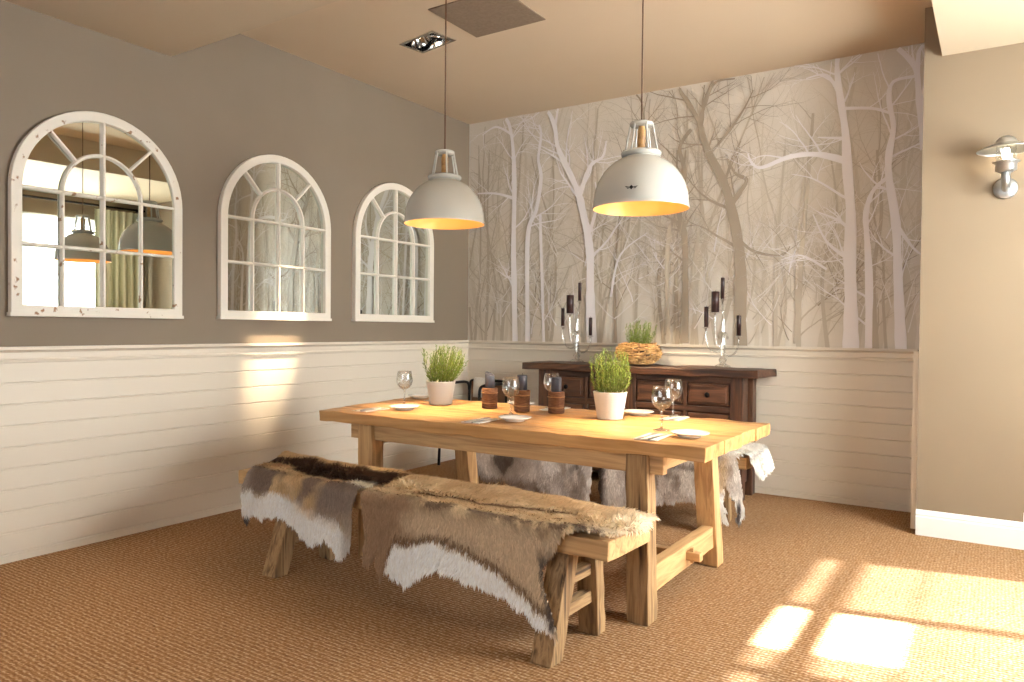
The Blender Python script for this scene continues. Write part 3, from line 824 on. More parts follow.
def hide(label, parent_loc, parent_rot, poly, colfn, nblade, seed, cell=.011, length=.026, group='reindeer hides on the benches'):
    t = thing('reindeer_hide', label, 'hide', parent_loc, parent_rot, group)
    P = np.array(poly); lo = P.min(0); hi = P.max(0)
    nu, nt = int((hi[0]-lo[0])/cell)+2, int((hi[1]-lo[1])/cell)+2
    U, T = np.meshgrid(lo[0]+np.arange(nu)*cell, lo[1]+np.arange(nt)*cell, indexing='ij')
    jit = lambda u, s: (vnoise(u*31+s, u*0+s*2.3)-.5)*.03
    mask = inside(poly, U + (vnoise(T*40+seed, U*9)-.5)*.02, T + (vnoise(U*40+seed, T*9)-.5)*.02)
    X = drape(U.ravel(), T.ravel(), seed)
    fm = mask[:-1, :-1] & mask[1:, :-1] & mask[1:, 1:] & mask[:-1, 1:]
    idx = np.arange(nu*nt).reshape(nu, nt)
    F = np.stack([idx[:-1, :-1], idx[:-1, 1:], idx[1:, 1:], idx[1:, :-1]], -1)[fm]
    used = np.unique(F); remap = -np.ones(nu*nt, int); remap[used] = np.arange(len(used))
    sk = obj('skin', (X[used].tolist(), remap[F].tolist()), M['fur'], t, True)
    col = colfn(U.ravel()[used], T.ravel()[used], seed)
    ca = sk.data.color_attributes.new('Col', 'FLOAT_COLOR', 'POINT')
    ca.data.foreach_set('color', np.concatenate([col, np.ones((len(col), 1))], 1).astype(np.float32).ravel())
    s = sk.modifiers.new('thickness', 'SOLIDIFY'); s.thickness = .006; s.offset = -1 if False else 0
    # fur: one tapered, bent blade per lock of hair
    rg = np.random.default_rng(seed*13+1)
    u = rg.uniform(lo[0], hi[0], nblade*3); v = rg.uniform(lo[1], hi[1], nblade*3)
    k = inside(poly, u + (vnoise(v*40+seed, u*9)-.5)*.02, v + (vnoise(u*40+seed, v*9)-.5)*.02)
    u, v = u[k][:nblade], v[k][:nblade]; n = len(u)
    p = drape(u, v, seed); e = .004
    du = drape(u+e, v, seed)-p; dt = drape(u, v+e, seed)-p
    nrm = lambda a: a/np.maximum(np.linalg.norm(a, axis=1, keepdims=True), 1e-9)
    du, dt = nrm(du), nrm(dt); N_ = nrm(np.cross(dt, du))
    flip = np.where((N_[:, 2] < 0) & (v < .02) & (v > -.3), -1, 1)[:, None]
    # outward normal: up on the seat, to the front on the hang
    ref = np.where((v > .02)[:, None], np.array([[0, -1, .2]]), np.where((v < -.39)[:, None], np.array([[0, 1, .2]]), np.array([[0, 0, 1.]])))
    N_ = np.where(np.sum(N_*ref, 1, keepdims=True) < 0, -N_, N_)
    flow = (fbm(u*5+seed*2, v*5)-.45)*3.2
    side = np.where(v > -.17, 1., -1.)
    ct = np.where(v > .0, 1.0, np.clip((v+.17)*8, -1, 1)*.75); cu = .55 + flow*.8
    cu = np.where(v > .05, flow*.55, cu)
    d = nrm(dt*ct[:, None] + du*cu[:, None] + rg.normal(0, .16, (n, 3)))
    lift = np.clip(rg.normal(.26, .10, n), .05, .6)[:, None]
    d0 = nrm(d + N_*lift*1.5); d1 = nrm(d + N_*lift*.2 + np.array([[0, 0, -.12]]))
    ln = (length*rg.uniform(.6, 1.3, n)*(1 + .25*np.clip(v*2, 0, .5)))[:, None]
    w = rg.uniform(.0016, .0036, n)[:, None]
    s_ = nrm(np.cross(d, N_))
    base = p - N_*.0005
    mid = base + d0*ln*.45; tip = mid + d1*ln*.6
    V_ = np.stack([base - s_*w*.7, base + s_*w*.7, mid - s_*w, mid + s_*w, tip], 1).reshape(-1, 3)
    V_[:, 2] = np.maximum(V_[:, 2], .004)
    on_seat = np.repeat((v < -.0) & (v > -.36) & (u > -.01) & (u < BL+.01), 5)
    V_[:, 2] = np.where(on_seat, np.maximum(V_[:, 2], ZB+.012), V_[:, 2])
    me = bpy.data.meshes.new('fur')
    o5 = (np.arange(n)*5)[:, None]
    quads = o5 + np.array([[0, 1, 3, 2]]); tris = o5 + np.array([[2, 3, 4]])
    loops = np.concatenate([quads, tris], 1).ravel()
    starts = (np.arange(n)*7)[:, None] + np.array([[0, 4]]); tot = np.tile([4, 3], n)
    me.vertices.add(n*5); me.vertices.foreach_set('co', V_.astype(np.float32).ravel())
    me.loops.add(n*7); me.loops.foreach_set('vertex_index', loops.astype(np.int32))
    me.polygons.add(n*2); me.polygons.foreach_set('loop_start', starts.astype(np.int32).ravel())
    me.update(calc_edges=True); me.validate()
    me.polygons.foreach_set('use_smooth', [True]*len(me.polygons))
    c = colfn(u, v, seed)*rg.uniform(.86, 1.14, n)[:, None]
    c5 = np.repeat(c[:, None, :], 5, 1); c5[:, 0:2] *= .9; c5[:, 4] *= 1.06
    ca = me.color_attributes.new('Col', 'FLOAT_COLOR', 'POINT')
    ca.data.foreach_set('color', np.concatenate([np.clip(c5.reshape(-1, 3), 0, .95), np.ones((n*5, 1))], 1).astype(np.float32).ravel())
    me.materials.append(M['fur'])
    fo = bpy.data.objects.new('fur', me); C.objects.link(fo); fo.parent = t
    return t

def cl(*rgb): return np.array(s2l(rgb))
def mix(c, new, m): m = np.clip(m, 0, 1)[:, None]; return c*(1-m) + new*m
def ss(x, a, b):
    q = np.clip((x-a)/(b-a), 0, 1); return q*q*(3-2*q)

def colA(u, t, s):
    n = fbm(u*9+s, t*12); n2 = fbm(u*26+s, t*22+5)
    c = np.tile(cl(210, 182, 144), (len(u), 1))
    c = mix(c, cl(226, 204, 168), ss(n, .4, .65))
    c = mix(c, cl(204, 180, 150), ss(t+n*.06, .03, .09))                         # beige flank
    c = mix(c, cl(164, 134, 106), ss(1.2-u+n*.2, .0, .16)*ss(t, -.05, .03))        # browner rump
    c = mix(c, cl(112, 92, 78), np.exp(-((t-.01+(n-.45)*.06)/.028)**2)*ss(u, 1.15, 1.3)*ss(n2, .3, .6)*.95)   # speckled band
    sp = -.075 - (u-1.2)*.11
    c = mix(c, cl(92, 60, 36), np.exp(-((t-sp+(n-.45)*.02)/.013)**2)*ss(u, 1.1, 1.2)*(1-ss(u, 1.82, 1.95))*.95)  # spine line
    c = mix(c, cl(232, 214, 184), ss(u, 1.92, 2.08)*(1-ss(t, .0, .05)))           # pale neck end
    c = mix(c, cl(130, 112, 98), ss(u, 1.86, 1.95)*np.exp(-((t+.03)/.03)**2)*ss(n2, .4, .6))
    fr = np.interp(u, [.9, 1.05, 1.10, 1.15, 1.39, 1.55, 1.68, 1.8, 1.86], [.5, .5, .30, .185, .142, .165, .205, .25, .30]) + (n-.45)*.03
    on = ss(u, 1.08, 1.14)*(1-ss(u, 1.9, 1.96))
    c = mix(c, cl(112, 84, 62), np.exp(-((t-fr+.014)/.016)**2)*on*.9)
    c = mix(c, cl(249, 246, 241), ss(t-fr, -.004, .012)*on)
    leg = ss(t, .05, .14)*ss(u, 1.76, 1.80)
    c = mix(c, cl(96, 84, 76), leg*ss(u-1.835-(t-.1)*.36, -.008, .012)*(1-ss(t, .33, .36))*.95)
    return c
def colB(u, t, s):
    n = fbm(u*8+s, t*9); n2 = fbm(u*22+s, t*22+5)
    v = -t
    c = np.tile(cl(218, 192, 150), (len(u), 1))
    c = mix(c, cl(204, 172, 130), ss(n, .35, .6))
    cx = .05 + .27*np.clip(1-(u-.1)/.8, 0, 1)
    d = np.abs(v-.165-.02*np.sin(u*7))/(.085+.04*np.clip((u-.1)*2, 0, 1)) + np.abs(u-.5)*.9
    c = mix(c, cl(68, 45, 30), 1-ss(d+(n-.45)*.9, .75, 1.05))
    c = mix(c, cl(240, 232, 214), ss(u, .74, .82)*ss(t, -.14, -.06)*(1-ss(t, -.01, .04)))
    c = mix(c, cl(140, 120, 106), ss(t, -.06, -.0)*(1-ss(t, .08, .15))*ss(fbm(u*5+2, t*3+s), .36, .5))
    c = mix(c, cl(150, 134, 122), ss(t, -.02, .03)*ss(u, .60, .68)*(1-ss(t, .14, .24))*.8)
    c = mix(c, cl(168, 154, 142), (1-ss(u, .13, .2))*ss(t, -.08, 0)*.8)
    c = mix(c, cl(249, 246, 241), ss(t + (n-.45)*.1, .09 , .13)*(1-ss(u, .45, .6)))
    c = mix(c, cl(249, 246, 241), ss(t + (n-.45)*.12 - (u-.5)*.12, .12, .18)*ss(u, .4, .55))
    c = mix(c, cl(176, 166, 158), ss(t, .1, .2)*ss(u, .80, .86)*.6)
    c = mix(c, cl(70, 66, 66), ss(t, .215, .24)*(1-ss(u, .17, .2)))               # dark hoof end
    return c
def colC(u, t, s):
    n = fbm(u*4+s, t*5); n2 = fbm(u*14+s, t*8+5)
    c = np.tile(cl(204, 196, 190), (len(u), 1))
    c = mix(c, cl(168, 156, 147), ss(n, .45, .66)); c = mix(c, cl(232, 227, 222), ss(n2, .46, .66)*.8)
    c = mix(c, cl(150, 132, 118), (1-ss(t, -.04, .06))*ss(n2, .3, .5)*.7)
    c = mix(c, cl(84, 72, 66), ss(n, .66, .74)*ss(t, .12, .2)*.8)
    c = mix(c, cl(66, 54, 48), ss(t, .24, .30)*(1-ss(u, .22, .34))*.8)
    c = mix(c, cl(120, 96, 76), np.exp(-((t-.36)/.03)**2)*ss(u, .2, .3)*(1-ss(u, .75, .9))*.8)
    return c
def colD(u, t, s):
    n = fbm(u*4+s, t*5); n2 = fbm(u*14+s, t*9+5)
    c = np.tile(cl(206, 196, 188), (len(u), 1))
    c = mix(c, cl(158, 142, 130), ss(n, .48, .66)); c = mix(c, cl(240, 235, 228), ss(n2, .46, .62)*.7)
    c = mix(c, cl(72, 60, 54), (1-ss(u, 1.215, 1.28))*ss(n+t, .25, .45))
    c = mix(c, cl(108, 92, 82), np.exp(-((u-1.34-t*.3)/.03)**2)*ss(t, .08, .16)*.8)
    c = mix(c, cl(100, 84, 74), np.exp(-((t-.10-(u-1.7)*.1)/.02)**2)*ss(u, 1.5, 1.6)*(1-ss(u, 1.85, 1.9))*.7)
    c = mix(c, cl(244, 239, 230), ss(u, 1.93, 2.0)*(1-ss(t, .02, .1)))
    c = mix(c, cl(150, 118, 88), np.exp(-((t+.03)/.05)**2)*ss(u, 1.75, 1.8)*(1-ss(u, 1.93, 2.0))*ss(n2, .35, .55))
    c = mix(c, cl(190, 160, 116), np.exp(-((u-1.985)/.03)**2)*ss(t, .0, .06)*(1-ss(t, .2, .26))*.8)
    c = mix(c, cl(86, 70, 60), np.exp(-((u-2.13-(t+.17)*.05)/.014)**2)*(1-ss(t, 0, .02))*.6)
    c = mix(c, cl(244, 240, 234), ss(t, .2, .28)*ss(u, 1.8, 1.9))
    c = mix(c, cl(90, 82, 80), ss(t, .24, .3)*ss(u, 2.06, 2.075)*(1-ss(u, 2.085, 2.095)))
    return c
A_poly = [(.925, -.02), (.925, .033), (.944, .12), (.965, .30), (1.0, .318), (1.03, .27), (1.063, .315), (1.094, .368), (1.09, .30), (1.15, .318), (1.231, .340), (1.30, .28), (1.39, .248), (1.507, .262), (1.692, .275),
          (1.803, .314), (1.88, .345), (1.955, .375), (1.955, .36), (1.905, .27), (1.868, .198), (1.861, .149), (1.89, .10), (1.92, .07), (1.95, .02), (2.0, -.005), (2.04, -.03), (2.09, -.02), (2.115, -.05), (2.13, -.12), (2.145, -.26), (2.12, -.36), (2.0, -.41),
          (1.7, -.40), (1.45, -.43), (1.2, -.40), (1.0, -.41), (.935, -.34), (.925, -.2), (.925, -.1)]
B_poly = [(.10, -.06), (.13, .007), (.105, .164), (.115, .20), (.145, .262), (.17, .262), (.175, .21), (.212, .205), (.259, .222), (.36, .20), (.455, .202), (.56, .25), (.64, .275), (.70, .252), (.764, .262), (.80, .31), (.826, .315),
          (.86, .285), (.89, .255), (.895, .20), (.89, .10), (.888, .02), (.884, -.1), (.885, -.25), (.87, -.38), (.7, -.42), (.4, -.40), (.2, -.43), (.03, -.39), (.0, -.3), (.03, -.2), (.07, -.12)]
C_poly = [(.09, -.05), (.07, .12), (.10, .26), (.16, .36), (.24, .33), (.34, .37), (.5, .35), (.62, .40), (.8, .37), (.95, .42), (1.08, .43), (1.14, .40), (1.16, .32), (1.155, .15), (1.16, 0), (1.155, -.2), (1.12, -.38), (.8, -.42), (.4, -.40), (.15, -.42), (.05, -.3), (.07, -.15)]
D_poly = [(1.205, -.02), (1.205, .15), (1.215, .36), (1.26, .42), (1.30, .38), (1.36, .42), (1.45, .38), (1.6, .35), (1.72, .32), (1.80, .29), (1.87, .33), (1.93, .34), (1.99, .40), (2.022, .41), (2.005, .33), (1.99, .26), (2.005, .17), (2.03, .24), (2.06, .26), (2.065, .33), (2.075, .395), (2.095, .40), (2.105, .33), (2.10, .2), (2.07, .1), (2.05, .03),
          (2.09, .0), (2.16, .01), (2.235, -.01), (2.275, -.06), (2.27, -.16), (2.26, -.26), (2.255, -.33), (2.2, -.40), (2.1, -.42), (1.8, -.40), (1.5, -.43), (1.25, -.38), (1.21, -.2)]
hide('tan and white reindeer hide, dark line along its back, on right half of front bench', (.876, -3.11, 0), TH, A_poly, colA, 44000, 1)
hide('dark brown centred reindeer hide with white belly, on left half of front bench', (.876, -3.11, 0), TH, B_poly, colB, 38000, 2)
hide('grey reindeer hide hanging from the left half of the bench behind the table', (.79, -1.22, 0), 0, C_poly, colC, 30000, 3)
hide('grey-brown reindeer hide with white legs draped over right end of rear bench', (.79, -1.22, 0), 0, D_poly, colD, 32000, 4)

# ------------------------------------------------------------------ things on the table
Z = ZT + .0035
def plate(label, x, y, first=[None]):
    if first[0] is None:
        bm = B(); lathe(bm, [(0, 0), (.045, 0), (.047, .004), (.062, .010), (.078, .017), (.080, .019), (.0775, .0205), (.06, .0135), (.045, .0075), (0, .007)], 40)
        o = obj('side_plate', bm, M['porcelain'], None, True); first[0] = o
    else:
        o = first[0].copy(); C.objects.link(o)
    o.location = (x, y, Z); tag(o, label, 'plate', 'white side plates on the table'); return o
plate('white side plate at the near left corner of the table', 1.425, -2.475)
plate('white side plate at the middle of the near edge, in front of the bark holders', 2.165, -2.525)
plate('white side plate at the near right corner of the table', 3.025, -2.525)
plate('white side plate at the far edge, just right of the right-hand white pot', 2.535, -1.925)
plate('white side plate at the far edge, seen between two bark candle holders', 1.815, -1.925)
plate('white side plate at the far left corner, half behind the left-hand white pot', 1.07, -1.925)

def wineglass(label, x, y, first=[None]):
    if first[0] is None:
        t = thing('wine_glass', label, 'wine glass', (x, y, Z), 0, 'clear wine glasses on the table')
        bm = B(); lathe(bm, [(.028, .098), (.040, .112), (.0455, .130), (.046, .148), (.0425, .172), (.038, .192), (.0365, .192), (.041, .172), (.0445, .148), (.044, .131), (.0385, .114), (.024, .1), (.008, .092), (0, .091)], 32); obj('bowl', bm, M['glass'], t, True)
        bm = B(); lathe(bm, [(.028, .098), (.014, .090), (.006, .082), (.0042, .06), (.0042, .02), (.007, .008), (0, .007)], 20); obj('stem', bm, M['crystal'], t, True)
        bm = B(); lathe(bm, [(0, .0), (.036, .0), (.037, .0015), (.02, .004), (.006, .009), (0, .009)], 32); obj('foot', bm, M['crystal'], t, True)
        first[0] = t; return t
    return dup(first[0], (x, y, Z), 0, label)
wineglass('wine glass standing behind the near left side plate', 1.26, -2.29)
wineglass('wine glass standing in front of the bark candle holders', 2.015, -2.335)
wineglass('wine glass in the pool of light near the right end of the table', 2.85, -2.395)
wineglass('wine glass at the far edge, in line with the sideboard drawers at right', 2.715, -1.905)
wineglass('wine glass half hidden behind the rightmost bark candle holder', 2.005, -1.905)

def setting(cx, cy, rot, where):
    """a folded napkin with a fork and a knife laid on it"""
    R_ = Matrix.Rotation(rot, 4, 'Z')
    bm = B()
    n = 8
    vs = {}
    for lay, (zz, sc) in enumerate(((0.0, 1), (.004, .985))):
        pass
    box(bm, -.05, .05, -.095, .095, 0, .0016, .0005); box(bm, -.049, .0495, -.094, .0945, .0017, .0032, .0005)
    bmesh.ops.rotate(bm, verts=bm.verts, cent=(0, 0, 0), matrix=Matrix.Rotation(.06, 3, 'Z'))
    o = obj('napkin', bm, M['linen'], None, False, (cx, cy, Z)); o.rotation_euler.z = rot
    tag(o, 'folded white napkin under a fork and knife, ' + where, 'napkin', 'white napkins on the table')
    zc = Z + .0036
    bm = B()
    box(bm, -.004, .004, -.085, .03, 0, .0022, .0008); hexa(bm, [(-.004, .03, 0), (.004, .03, 0), (.011, .05, 0), (-.011, .05, 0)], [(-.004, .03, .0022), (.004, .03, .0022), (.011, .05, .0022), (-.011, .05, .0022)])
    for k in range(4): box(bm, -.011+k*.0062, -.011+k*.0062+.0034, .049, .095, 0, .0022)
    box(bm, -.0075, .0075, -.092, -.06, 0, .0024, .001)
    p = R_ @ Vector((-.022, 0, 0))
    o = obj('fork', bm, M['steel'], None, False, (cx+p.x, cy+p.y, zc)); o.rotation_euler.z = rot
    tag(o, 'steel fork lying on the napkin, ' + where, 'fork', 'steel forks on the table')
    bm = B()
    box(bm, -.006, .006, -.1, -.005, 0, .005, .0015)
    hexa(bm, [(-.006, -.005, 0), (.006, -.005, 0), (.008, .07, 0), (-.006, .07, 0)], [(-.006, -.005, .0018), (.006, -.005, .0018), (.008, .07, .0018), (-.006, .07, .0018)])
    hexa(bm, [(-.006, .07, 0), (.008, .07, 0), (.002, .1, 0), (-.005, .098, 0)], [(-.006, .07, .0018), (.008, .07, .0018), (.002, .1, .0018), (-.005, .098, .0018)])
    p = R_ @ Vector((.024, 0, 0))
    o = obj('table_knife', bm, M['steel'], None, False, (cx+p.x, cy+p.y, zc)); o.rotation_euler.z = rot
    tag(o, 'steel knife lying on the napkin, ' + where, 'knife', 'steel knives on the table')
setting(1.30, -2.60, 0, 'left of the near left side plate')
setting(2.035, -2.625, 0, 'left of the middle near side plate')
setting(2.905, -2.625, 0, 'left of the near right side plate')
setting(2.745, -1.965, PI, 'at the far edge beside the wine glass')
setting(2.06, -1.96, PI, 'far edge, right of the bark holders')
setting(1.25, -1.965, PI, 'far edge, right of the left-hand pot')

# candles in bark-wrapped holders
def bark_holder(label, clabel, x, y, hc, slant):
    bm = B(); prof = [(0, 0), (.041, 0), (.043, .004), (.0425, .05), (.0435, .108), (.041, .112), (.030, .112), (.029, .108), (.029, .07), (0, .07)]
    lathe(bm, prof, 28)
    for v in bm.verts:
        r = math.hypot(v.co.x, v.co.y)
        if r > .035:
            k = 1 + .05*mnoise.noise(v.co*45 + Vector((x*9, y*9, 0))); v.co.x *= k; v.co.y *= k
    t = thing('candle_holder', label, 'candle holder', (x, y, Z), 0, 'bark candle holders on the table')
    obj('bark_sleeve', bm, M['bark'], t, True)
    for zz in (.03, .085):
        bm = B(); tube(bm, [(.0445*math.cos(2*PI*i/24), .0445*math.sin(2*PI*i/24), zz) for i in range(24)], .0018, 6, closed=True)
        obj('twine', bm, M['wicker'], t, True)
    c = thing('pillar_candle', clabel, 'candle', (x, y, Z+.0712), 0, 'slate candles on the table')
    bm = B(); lathe(bm, [(0, 0), (.027, 0), (.027, hc-.004), (.024, hc), (.012, hc-.004), (0, hc-.005)], 28)
    if slant:
        for v in bm.verts:
            if v.co.z > hc*.8: v.co.z += -v.co.x*.5
    obj('wax', bm, M['candle_grey'], c, True)
    bm = B(); tube(bm, [(0, 0, hc-.006), (.001, 0, hc+.004), (.003, 0, hc+.009)], .0012, 6); obj('wick', bm, M['wick'], c)
bark_holder('bark-wrapped candle holder nearest the left-hand white pot', 'slate grey candle with slanted top, leftmost of three', 1.745, -2.135, .118, True)
bark_holder('bark-wrapped candle holder in the middle of the three', 'slate grey candle in the middle holder', 1.965, -2.15, .122, False)
bark_holder('bark-wrapped candle holder nearest the right-hand white pot', 'slate grey candle, rightmost of three on the table', 2.155, -2.115, .116, False)

# rosemary
def foliage(name, parent, r0, r1, h, z0, nst, seed, lean=(0, 0), tone=0, stop=1.):
    rg = np.random.default_rng(seed); V_ = []; F_ = []; K = []
    def add(vs, fs, c):
        b = len(V_); V_.extend(vs); F_.extend([tuple(b+i for i in f) for f in fs]); K.extend([c]*len(vs))
    for s in range(nst):
        a = rg.uniform(0, 2*PI); q = math.sqrt(rg.uniform(0, 1)); out = Vector((math.cos(a), math.sin(a), 0))
        hh = h*rg.uniform(.42, 1.08)*(1-.2*q); p0 = Vector((out.x*r0*q, out.y*r0*q, z0))
        tip = Vector((out.x*r1*q + lean[0] + rg.normal(0, .012), out.y*r1*q + lean[1] + rg.normal(0, .012), z0+hh))
        ctl = p0.lerp(tip, .45) + out*r1*.28*q; N_ = 12
        pts = [(p0*(1-k/N_)**2 + ctl*2*(k/N_)*(1-k/N_) + tip*(k/N_)**2) for k in range(N_+1)]
        for k in range(N_):
            d = (pts[k+1]-pts[k]); sd = d.cross(Vector((rg.normal(), rg.normal(), rg.normal()))).normalized()*.0014
            add([pts[k]-sd, pts[k]+sd, pts[k+1]+sd, pts[k+1]-sd], [(0, 1, 2, 3)], s2l((96, 92, 50)))
        nn = int(46*hh/.2)
        for j in range(nn):
            f = (j+rg.uniform(0, 1))/nn; f = .08 + .92*f; i = min(int(f*N_), N_-1); p = pts[i].lerp(pts[i+1], f*N_-i)
            ax = (pts[i+1]-pts[i]).normalized(); th = rg.uniform(0, 2*PI); o1 = ax.orthogonal().normalized(); o2 = ax.cross(o1)
            rad = o1*math.cos(th)+o2*math.sin(th); d = (rad*.75 + ax*.9).normalized(); ll = rg.uniform(.014, .03)*(1-.35*f)
            sd = d.cross(rad.cross(d)).normalized() if rg.random() < .5 else ax.cross(rad).normalized()
            sd = sd*.0015; m = p+d*ll*.55
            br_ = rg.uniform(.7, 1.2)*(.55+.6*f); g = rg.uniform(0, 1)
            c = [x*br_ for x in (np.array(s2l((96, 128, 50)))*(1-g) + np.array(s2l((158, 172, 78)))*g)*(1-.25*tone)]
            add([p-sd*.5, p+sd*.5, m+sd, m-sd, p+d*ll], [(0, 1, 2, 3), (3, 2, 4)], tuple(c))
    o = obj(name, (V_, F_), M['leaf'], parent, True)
    ca = o.data.color_attributes.new('Col', 'FLOAT_COLOR', 'POINT')
    ca.data.foreach_set('color', np.concatenate([np.clip(np.array(K), 0, 1), np.ones((len(K), 1))], 1).astype(np.float32).ravel())
    return o
def potted(label, x, y, seed, h, lean, r1, tone):
    t = thing('potted_rosemary', label, 'potted plant', (x, y, Z), 0, 'rosemary in white pots on the table')
    bm = B(); lathe(bm, [(0, 0), (.060, 0), (.063, .003), (.083, .128), (.085, .131), (.0835, .1335), (.079, .133), (.076, .112), (.0, .110)], 40); obj('pot', bm, M['pot'], t, True)
    bm = B(); lathe(bm, [(.0765, .116), (.06, .120), (.03, .124), (0, .123)], 24); obj('soil', bm, M['soil'], t, True)
    foliage('foliage', t, .058, r1, h,   .118, 96, seed, lean, tone)
potted('bushy rosemary in a white pot near the left end of the table', 1.40, -2.135, 3, .235, (.035, .012), .115, 0)
potted('wispy rosemary in a white pot right of the bark candle holders', 2.487, -2.16, 4, .235, (0, 0), .095, .5)

# ------------------------------------------------------------------ sideboard
SY = -.385
t = thing('sideboard', 'dark rustic timber sideboard with drawers against the back wall', 'sideboard', (1.8, -.2, 0))
ZS = .908
def sb(x0, x1, y0, y1, z0, z1): return (x0-1.8, x1-1.8, y0+.2, y1+.2, z0, z1)
bm = B(); rough(bm, [(.875-1.8, -.24, ZS-.054), (2.745-1.8, -.24, ZS-.054), (2.775-1.8, .144, ZS-.054), (.90-1.8, .144, ZS-.054)],
      [(.875-1.8, -.24, ZS), (2.745-1.8, -.24, ZS), (2.775-1.8, .144, ZS), (.90-1.8, .144, ZS)], (40, 5, 2), .008, 41, 6, .5)
obj('worktop', bm, M['dark_x'], t)
bm = B(); box(bm, *sb(1.03, 2.60, SY+.03, -.06, .10, .852)); obj('carcass', bm, M['dark_x'], t)
for x0, x1 in ((1.0, 1.11), (1.768, 1.842), (2.545, 2.635)):
    bm = B(); rbox(bm, *sb(x0, x1, SY-.004, SY+.08, 0.001, .852), n=(3, 3, 12), amp=.003, seed=int(x0*9), freq=9); obj('post', bm, M['dark_z'], t)
for x0, x1 in ((1.0, 1.08), (2.555, 2.635)):
    bm = B(); rbox(bm, *sb(x0, x1, -.14, -.05, 0.001, .852), n=(3, 3, 12), amp=.003, seed=int(x0*5), freq=9); obj('post', bm, M['dark_z'], t)
for z0, z1 in ((.808, .853), (.60, .642), (.09, .15)):
    bm = B(); rbox(bm, *sb(1.105, 2.55, SY+.004, SY+.04, z0, z1), n=(20, 2, 2), amp=.002, seed=4); obj('rail', bm, M['dark_x'], t)
for x in (1.412, 2.205):
    bm = B(); rbox(bm, *sb(x, x+.03, SY+.004, SY+.04, .15, .81), n=(2, 2, 8), amp=.002, seed=4); obj('stile', bm, M['dark_z'], t)
for i, (x0, x1) in enumerate(((1.122, 1.402), (1.452, 1.758), (1.852, 2.195), (2.245, 2.535))):
    bm = B(); rbox(bm, *sb(x0, x1, SY+.006, SY+.05, .652, .800), n=(6, 2, 5), amp=.0015, seed=60+i, freq=8); d = obj('drawer', bm, M['drawer'], t)
    bm = B(); rbox(bm, *sb(x0+.018, x1-.018, SY-.004, SY+.007, .668, .784), n=(4, 1, 4), amp=.001, seed=70+i, freq=8); obj('drawer_panel', bm, M['drawer'], d)
    bm = B(); lathe(bm, [(0, 0), (.007, 0), (.008, .010), (.017, .016), (.019, .022), (.013, .029), (0, .031)], 18)
    k = obj('knob', bm, M['iron'], d, True, ((x0+x1)/2-1.8, SY-.0035+.2, .726)); k.rotation_euler = (PI/2, 0, 0)
    bm = B(); rbox(bm, *sb(x0, x1, SY+.006, SY+.05, .16, .59), n=(4, 2, 5), amp=.0015, seed=80+i, freq=8); d = obj('door', bm, M['drawer'], t)
    bm = B(); rbox(bm, *sb(x0+.04, x1-.04, SY-.003, SY+.008, .20, .55), n=(4, 1, 4), amp=.001, seed=90+i, freq=8); obj('door_panel', bm, M['dark_z'], d)

# wicker basket with a plant
t = thing('wicker_basket', 'round wicker basket holding a small rosemary plant on the sideboard', 'basket', (1.805, -.255, ZS+.009))
prof = [(.115, .012), (.142, .03), (.158, .052), (.165, .078), (.160, .104), (.145, .126), (.122, .142)]
rg = random.Random(3)
for k, (r, z) in enumerate(prof):
    for j in (0, 1):
        bm = B(); n = 66; ph = (k*2+j)*PI
        tube(bm, [((r+.012*math.sin(11*2*PI*i/n+ph))*math.cos(2*PI*i/n), (r+.012*math.sin(11*2*PI*i/n+ph))*math.sin(2*PI*i/n), z+j*.011+.005*math.sin(3*2*PI*i/n+k)+.003*math.sin(7*2*PI*i/n+k*2)) for i in range(n)], .0058, 7, closed=True)
        obj('woven_cane', bm, M['wicker'], t, True)
for k in range(22):
    a = 2*PI*k/22
    bm = B(); tube(bm, [(r*.985*math.cos(a), r*.985*math.sin(a), z) for r, z in [(.1, .004)] + prof + [(.112, .15)]], .005, 6); obj('upright_cane', bm, M['wicker'], t, True)
bm = B(); lathe(bm, [(0, 0), (.11, 0), (.118, .006), (.11, .012), (0, .012)], 30); obj('base', bm, M['wicker'], t, True)
bm = B(); lathe(bm, [(0, .014), (.09, .014), (.1, .12), (.09, .122), (0, .12)], 24); obj('inner_pot', bm, M['soil'], t, True)
foliage('foliage', t, .055, .115, .215, .122, 70, 9, (.01, 0), .35)

